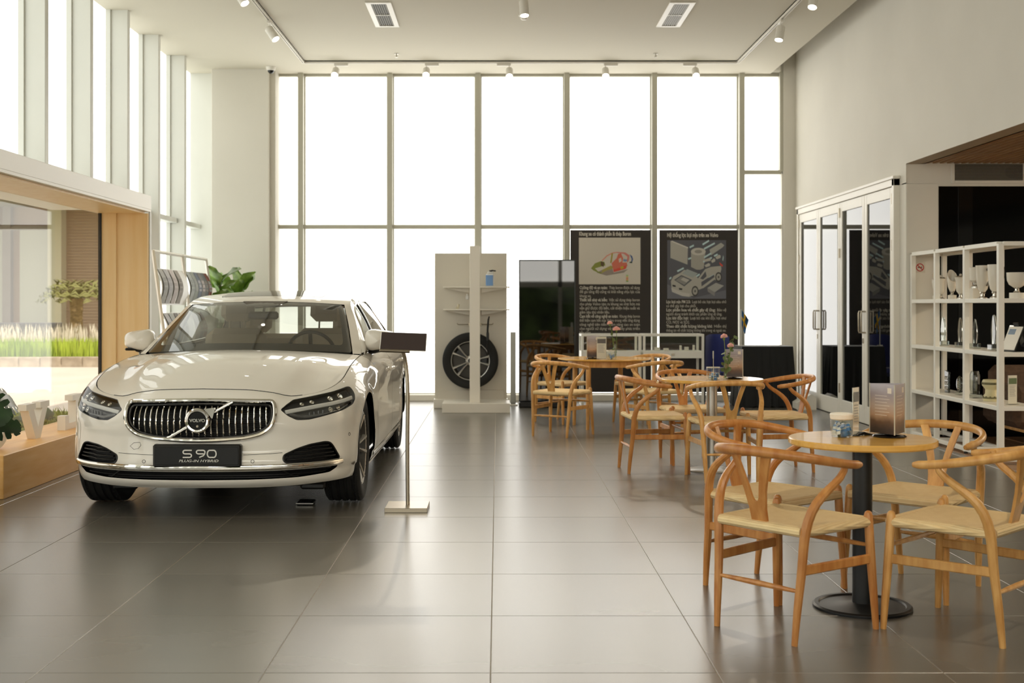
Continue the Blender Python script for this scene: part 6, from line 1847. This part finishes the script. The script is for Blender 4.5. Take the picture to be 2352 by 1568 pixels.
g = G(); g.box(-.022, .016, -.004, .004, 0, .0008, 0, Mx); g.box(.017, .022, -.004, .004, 0, .0008, 0, Mx); g.tube([Mx @ Vector(q) for q in ((.016, .006, .0004), (.020, .011, .0004), (.015, .016, .0004))], .0012, 4); g.build('cigarette', M_black, t)
# air grille in the bulkhead
t = thing('air_grille', 'long louvred air conditioning grille in the bulkhead over the black glass', 'vent', (0, 12.195, 0))
g = G(); x0, x1, z0, z1 = 4.52, 6.6, 2.532, 2.696
g.box(x0 - .03, x0, -.012, .01, z0 - .03, z1, .003); g.box(x1, x1 + .03, -.012, .01, z0 - .03, z1, .003); g.box(x0, x1, -.012, .01, z0 - .03, z0, .003); g.build('frame', M_wall, t)
G().box(x0, x1, 0.0, .004, z0, z1).build('duct_back', mat('duct_grey', rgb(60, 57, 50), .7), t)
for xc in (5.18,):
    g = G(); g.prism([(.16 * math.copysign(abs(math.cos(a)) ** .6, math.cos(a)), .068 * math.copysign(abs(math.sin(a)) ** .8, math.sin(a))) for a in np.linspace(0, 2 * PI, 33)[:-1]], 0, .002, Matrix.Translation((xc, -.0005, 2.615)) @ Matrix.Rotation(R(90), 4, 'X')); g.build('fan_opening', M_black, t)
for k in range(11): G().box(x0, x1, -.008, -.004, z0 + .008 + .0147 * k, z0 + .012 + .0147 * k).build('slat', mat('grille_slat', rgb(128, 120, 104), .5), t)
for x in (5.2, 5.9): G().box(x - .003, x + .003, -.010, -.004, z0, z1).build('stay', M_white, t)
# sofa in the alcove
M_sofa = noisy(mat('sofa_brown', rgb(86, 66, 52), .85), rgb(78, 60, 47), rgb(96, 74, 58), (30, 30, 30))
t = thing('sofa', 'low brown sofa on wooden legs behind the trophy shelf', 'sofa', (5.55, 11.2, 0), 0)
G().box(-.95, .95, -.36, .36, .20, .32, .04).build('seat_base', M_sofa, t)
for s_ in (-1, 1): G().box(min(0, s_ * .80) + (.005 if s_ > 0 else 0), max(0, s_ * .80) - (.005 if s_ < 0 else 0), -.38, .22, .32, .44, .05).build('seat_cushion', M_sofa, t)
G().box(-.95, .95, .22, .42, .30, .74, .06).build('backrest', M_sofa, t)
for s_ in (-1, 1): G().box(s_ * .82, s_ * 1.0, -.38, .40, .22, .58, .05).build('armrest', M_sofa, t)
for x in (-.85, .85):
    for y in (-.3, .3):
        g = G(); g.tube([(x, y, .21), (x * 1.03, y * 1.05, 0)], [.026, .016], 10); g.build('leg', M_chair_pale, t)
    G().box(x - .03, x + .03, -.32, .32, .165, .20, .005).build('skid', M_chair_pale, t)

# ================================================================ ON THE TABLES
M_menu1 = mat('menu_sky', rgb(150, 146, 150), .4); M_menu2 = mat('menu_sand', rgb(140, 112, 92), .4); M_menu3 = mat('menu_dark', rgb(74, 60, 50), .4)
def menu_mat():
    m = mat('menu_print', rgb(130, 110, 96), .35); N, L, b = nodes(m)
    tc = N.new('ShaderNodeTexCoord'); sx = N.new('ShaderNodeSeparateXYZ'); L.new(tc.outputs['Object'], sx.inputs[0])
    nz = N.new('ShaderNodeTexNoise'); nz.inputs['Scale'].default_value = 14; L.new(tc.outputs['Object'], nz.inputs['Vector'])
    ma = N.new('ShaderNodeMath'); ma.operation = 'MULTIPLY_ADD'; ma.inputs[1].default_value = .05; L.new(nz.outputs['Fac'], ma.inputs[0]); L.new(sx.outputs[2], ma.inputs[2])
    mr = N.new('ShaderNodeMapRange'); mr.inputs['From Min'].default_value = .02; mr.inputs['From Max'].default_value = .25; L.new(ma.outputs[0], mr.inputs['Value'])
    rp = N.new('ShaderNodeValToRGB'); e = rp.color_ramp.elements
    e[0].position = 0; e[0].color = rgb(58, 46, 38); e[1].position = 1; e[1].color = rgb(176, 170, 176)
    for p_, c in ((.16, (66, 52, 44)), (.30, (104, 76, 54)), (.42, (176, 140, 108)), (.62, (178, 156, 138)), (.8, (156, 144, 144))):
        k = e.new(p_); k.color = rgb(*c)
    L.new(mr.outputs[0], rp.inputs[0]); L.new(rp.outputs[0], b.inputs['Base Color']); return m
M_menu = menu_mat()
M_ink = mat('menu_ink', rgb(222, 210, 192), .5)
def menu(label, loc, rz, R_=.050, h=.215, half=False):
    t = thing('menu_stand', label, 'menu', loc, rz, 'three-sided menu stands on the tables')
    g = G(); g.lathe([(.0001, 0), (.070, 0), (.072, .004), (.064, .009), (.0001, .010)], 36); g.build('base', M_gloss_black, t)
    tri = [(R_ * math.cos(R(-90 + 120 * k)), R_ * math.sin(R(-90 + 120 * k))) for k in range(3)]
    for k in range(3):
        a, b = Vector(tri[k]), Vector(tri[(k + 1) % 3]); d = (b - a).normalized(); n_ = Vector((d.y, -d.x))
        M = frame_M(Vector((a.x, a.y, .016)), (d.x, d.y, 0), (0, 0, 1)); L_ = (b - a).length
        g = G(); g.box(.001, L_ - .001, 0, h, -.002, 0, 0, M); sd = g.build('printed_side', M_menu, t)
        g = G(); put_text(g, 'MENU', .011, M @ Matrix.Translation((L_ * .5, h * .80, .0006)), align='CENTER')
        for q in range(6): g.box(L_ * .2, L_ * (.72 + .08 * (q % 2)), h * (.70 - .06 * q), h * (.706 - .06 * q), .0004, .0008, 0, M)
        g.v = g.v[len(g.v):] if False else g.v
        g2 = G(); 
        for q in range(7): g2.box(L_ * .22, L_ * (.70 + .10 * (q % 2)), h * (.76 - .065 * q), h * (.768 - .065 * q), .0004, .0008, 0, M)
        tag(g2.build('printed_text', M_ink, sd, smooth=False), kind='stuff')
        g3 = G(); g3.box(L_ * .72, L_ * .88, h * .82, h * .93, .0004, .0008, 0, M); g3.build('printed_emblem', M_ink, sd)
        g = G(); g.tube([(a.x, a.y, .014), (a.x, a.y, h + .017)], .0028, 6); g.build('acrylic_edge', mat('acrylic_edge', rgb(196, 190, 170), .2), t)
    g = G(); g.cyl(.012, .009, .018, 12); g.build('pivot', M_gloss_black, t)
    return t
M_sach = [mat('sachet_white', rgb(226, 226, 220), .5), mat('sachet_blue', rgb(70, 130, 190), .45), mat('sachet_dark', rgb(58, 84, 60), .5), mat('sachet_green', rgb(140, 150, 110), .5)]
SN = ['white sugar', 'blue striped sugar', 'dark green tea', 'pale green tea']
def sachets(cx, cy, z, rad, h, n, group, where, seed):
    rr = random.Random(seed)
    for i in range(n):
        k = [1, 0, 1, 2, 0, 1, 3, 1][i % 8]
        a = 2.4 * i; r_ = rad * math.sqrt((i + .5) / n) * .72; zz = z + h * (.16 + .62 * ((i * 7) % n) / n)
        o = thing('sachet', '%s sachet in the %s' % (SN[k], where), 'sachet', (cx + r_ * math.cos(a), cy + r_ * math.sin(a), zz), 0, group + ', ' + SN[k])
        M = Euler((rr.uniform(.9, 1.5), rr.uniform(-.3, .3), rr.uniform(0, 6.28))).to_matrix().to_4x4()
        g = G(); g.grid(4, 5, lambda u, v: M @ Vector(((u - .5) * .022, (v - .5) * .034, .003 * math.sin(PI * u) * math.sin(PI * v)))); g.grid(4, 5, lambda u, v: M @ Vector(((u - .5) * .022, (v - .5) * .034, -.003 * math.sin(PI * u) * math.sin(PI * v))), flip=True); g.build('packet', M_sach[k], o, recalc=False)
        g = G(); g.box(-.011, .011, .012, .017, -.0006, .0006, 0, M); g.box(-.011, .011, -.003, .001, .0031, .0036, 0, M); g.build('stripe', M_sach[0 if k else 1], o)
# table 1
z = T1H
jx, jy = 1.489, 5.335
t = thing('glass_jar', 'glass jar with a white lid full of sachets on the black-legged table', 'jar', (jx, jy, z + .0005))
g = G(); g.lathe([(.0001, .001), (.040, .001), (.0465, .008), (.0475, .02), (.0475, .074), (.0455, .078), (.0445, .074), (.0445, .02), (.040, .006), (.0001, .005)], 40); g.build('glass_body', M_glass, t)
g = G(); g.lathe([(.0001, .099), (.030, .099), (.033, .103), (.047, .103), (.050, .098), (.0485, .080), (.0445, .076), (.0001, .076)], 40); g.build('lid', mat('jar_lid', rgb(238, 228, 210), .4), t)
sachets(jx, jy, z + .005, .042, .066, 22, 'sachets in the lidded jar', 'lidded jar', 3)
menu('three-sided menu with dune print on the black-legged table', (1.700, 5.345, z + .0005), R(-4), .086, .213)
leaflet('leaflet_stand', 'narrow turned acrylic leaflet stand beside the lidded jar', (1.566, 5.39, z + .0005), R(52), .07, .212, lambda t, w, h: pr_basic(t, w, h, (120, 122, 120)))
t = thing('black_leaflet', 'small black folded card lying flat on the black-legged table', 'card', (1.585, 5.43, z + .0005), R(30)); g = G(); g.prism([(-.06, 0), (.06, 0), (0, .016)], -.04, .04, Matrix.Rotation(R(90), 4, 'X')); g.build('folded_card', M_black, t); G().box(-.062, .062, -.041, .041, 0, .0015).build('card_base', M_black, t)
# flowers
M_pink = noisy(mat('carnation_pink', rgb(254, 214, 204), .7), rgb(250, 190, 180), rgb(255, 228, 220), (90, 90, 90)); M_sage = mat('leaf_sage', rgb(96, 112, 70), .6); M_green = mat('stalk_green', rgb(104, 124, 58), .6)
def flower(name, label, base, tip, r_, group, seed):
    rr = random.Random(seed); b, tp = Vector(base), Vector(tip)
    t = thing(name, label, 'flower', base, 0, group); d = tp - b
    g = G(); g.tube(curve3([(0, 0, 0), tuple(d * .5 + Vector((.006, 0, 0))), tuple(d)], 8), .0028, 6); g.build('stalk', M_green, t)
    g = G(); g.lathe([(.003, -.022), (.009, -.014), (.010, 0), (.0001, .002)], 12, Matrix.Translation(d)); g.build('calyx', M_green, t)
    g = G()
    for k in range(26):
        a = k * 2.4; e = k / 26; n_ = Vector((math.cos(a) * math.sin(e * 1.5), math.sin(a) * math.sin(e * 1.5), math.cos(e * 1.5)))
        s_ = n_.orthogonal().normalized(); w = n_.cross(s_)
        c = d + Vector((0, 0, .002)); p1 = c + n_ * r_ * (.95 + .15 * rr.random())
        for q in range(2):
            ang = rr.random() * 3; u_ = s_ * math.cos(ang) + w * math.sin(ang)
            g.add([c, p1 + u_ * r_ * .35, p1 + n_ * r_ * .14, p1 - u_ * r_ * .35], [(0, 1, 2, 3)])
    g.build('blossom', M_pink, t, recalc=False)
    return t
def sprig(label, base, tip, group, seed, n=12):
    rr = random.Random(seed); d = Vector(tip) - Vector(base); t = thing('eucalyptus_sprig', label, 'foliage', base, 0, group)
    P = curve3([(0, 0, 0), tuple(d * .5 + Vector((-.008, 0, 0))), tuple(d)], 14); g = G(); g.tube(P, .0022, 6); g.build('stalk', M_green, t)
    for k in range(n):
        p_ = Vector(P[2 + int(11 * k / n)]); a = k * 2.4; g = G(); r_ = .017 * rr.uniform(.75, 1.15)
        M = Matrix.Translation(p_ + Vector((math.cos(a), math.sin(a), .4)) * r_ * .9) @ Euler((rr.uniform(-1.2, 1.2), rr.uniform(-1.0, 1.0), a)).to_matrix().to_4x4()
        g.add([M @ Vector((r_ * math.cos(q) * 1.15, r_ * math.sin(q), 0)) for q in np.linspace(0, 2 * PI, 9)[:-1]], [tuple(range(8))]); g.build('leaf', M_sage, t, recalc=False, smooth=False)
def vase(label, loc, group, h=.105):
    t = thing('bud_vase', label, 'vase', loc, 0, group)
    g = G(); g.lathe([(.0001, .001), (.020, .001), (.022, .006), (.013, .03), (.012, .06), (.018, h), (.0165, h), (.0105, .06), (.011, .03), (.016, .012), (.0001, .010)], 28); g.build('glass_body', M_glass, t)
    g = G(); g.lathe([(.0001, .012), (.0145, .013), (.0100, .03), (.0098, .058), (.0001, .058)], 20); g.build('water', clear_glass('water_tint', (.80, .84, .68, 1), .3), t)
z = T2H
vx, vy = 1.755, 9.50
vase('glass bud vase with two pink carnations on the steel-legged table', (vx, vy, z + .0005), 'bud vases on the tables', .125)
flower('carnation', 'upper pink carnation on the steel-legged table', (vx - .002, vy, z + .02), (vx - .012, vy - .01, z + .325), .026, 'pink carnations in bud vases', 5)
flower('carnation', 'lower side-facing pink carnation on the steel-legged table', (vx + .003, vy + .002, z + .02), (vx + .035, vy - .03, z + .255), .025, 'pink carnations in bud vases', 6)
sprig('tall eucalyptus sprig above the carnations on the steel-legged table', (vx + .002, vy - .003, z + .025), (vx + .075, vy + .02, z + .345), 'eucalyptus sprigs', 2, 14)
sprig('short eucalyptus sprig at the vase mouth on the steel-legged table', (vx - .003, vy + .003, z + .025), (vx + .0, vy - .03, z + .23), 'eucalyptus sprigs', 8, 10)
def tumbler(label, x, y, z, r_, h, seed, where, n):
    t = thing('glass_tumbler', label, 'glass', (x, y, z + .0005), 0, 'open glass jars on the tables')
    g = G(); g.lathe([(.0001, .001), (r_ * .8, .001), (r_ * .92, .010), (r_, .03), (r_, h), (r_ - .003, h), (r_ - .003, .03), (r_ * .86, .012), (.0001, .008)], 36); g.build('glass_body', M_glass, t)
    g = G(); g.lathe([(r_ - .003, h), (r_ + .0005, h + .0015), (r_ + .0005, h - .004)], 36); g.build('rim', M_por, t, recalc=False)
    sachets(x, y, z + .008, r_ - .006, h * .62, n, 'sachets in the ' + where, where, seed)
tumbler('open glass jar of sachets on the steel-legged table', 1.672, 9.56, z, .052, .095, 4, 'open jar on the steel-legged table', 14)
leaflet('leaflet_stand', 'edge-on acrylic leaflet stand on the steel-legged table', (1.655, 9.46, z + .0005), R(82), .09, .225, lambda t, w, h: pr_basic(t, w, h, (110, 112, 112)))
menu('three-sided menu beside the carnations on the steel-legged table', (1.850, 9.66, z + .0005), R(52), .080, .215)
z = T3H
menu('three-sided menu on the far wooden table', (1.00, 12.97, z + .0005), R(62), .075, .225)
leaflet('leaflet_stand', 'white menu leaflet in an acrylic stand on the far wooden table', (1.085, 12.87, z + .0005), R(-4), .105, .235, lambda t, w, h: pr_basic(t, w, h, (96, 92, 88)))
vase('glass bud vase on the far wooden table', (1.232, 12.90, z + .0005), 'bud vases on the tables', .15)
flower('carnation', 'upper left pink carnation on the far wooden table', (1.230, 12.90, z + .03), (1.175, 12.90, z + .365), .028, 'pink carnations in bud vases', 7)
flower('carnation', 'lower right pink carnation on the far wooden table', (1.234, 12.90, z + .03), (1.240, 12.86, z + .300), .036, 'pink carnations in bud vases', 9)
sprig('leafy stalk among the carnations on the far wooden table', (1.231, 12.902, z + .03), (1.20, 12.91, z + .30), 'eucalyptus sprigs', 12, 8)
tumbler('open glass jar with blue sachets on the far wooden table', 1.175, 12.80, z, .048, .09, 5, 'open jar on the far wooden table', 10)
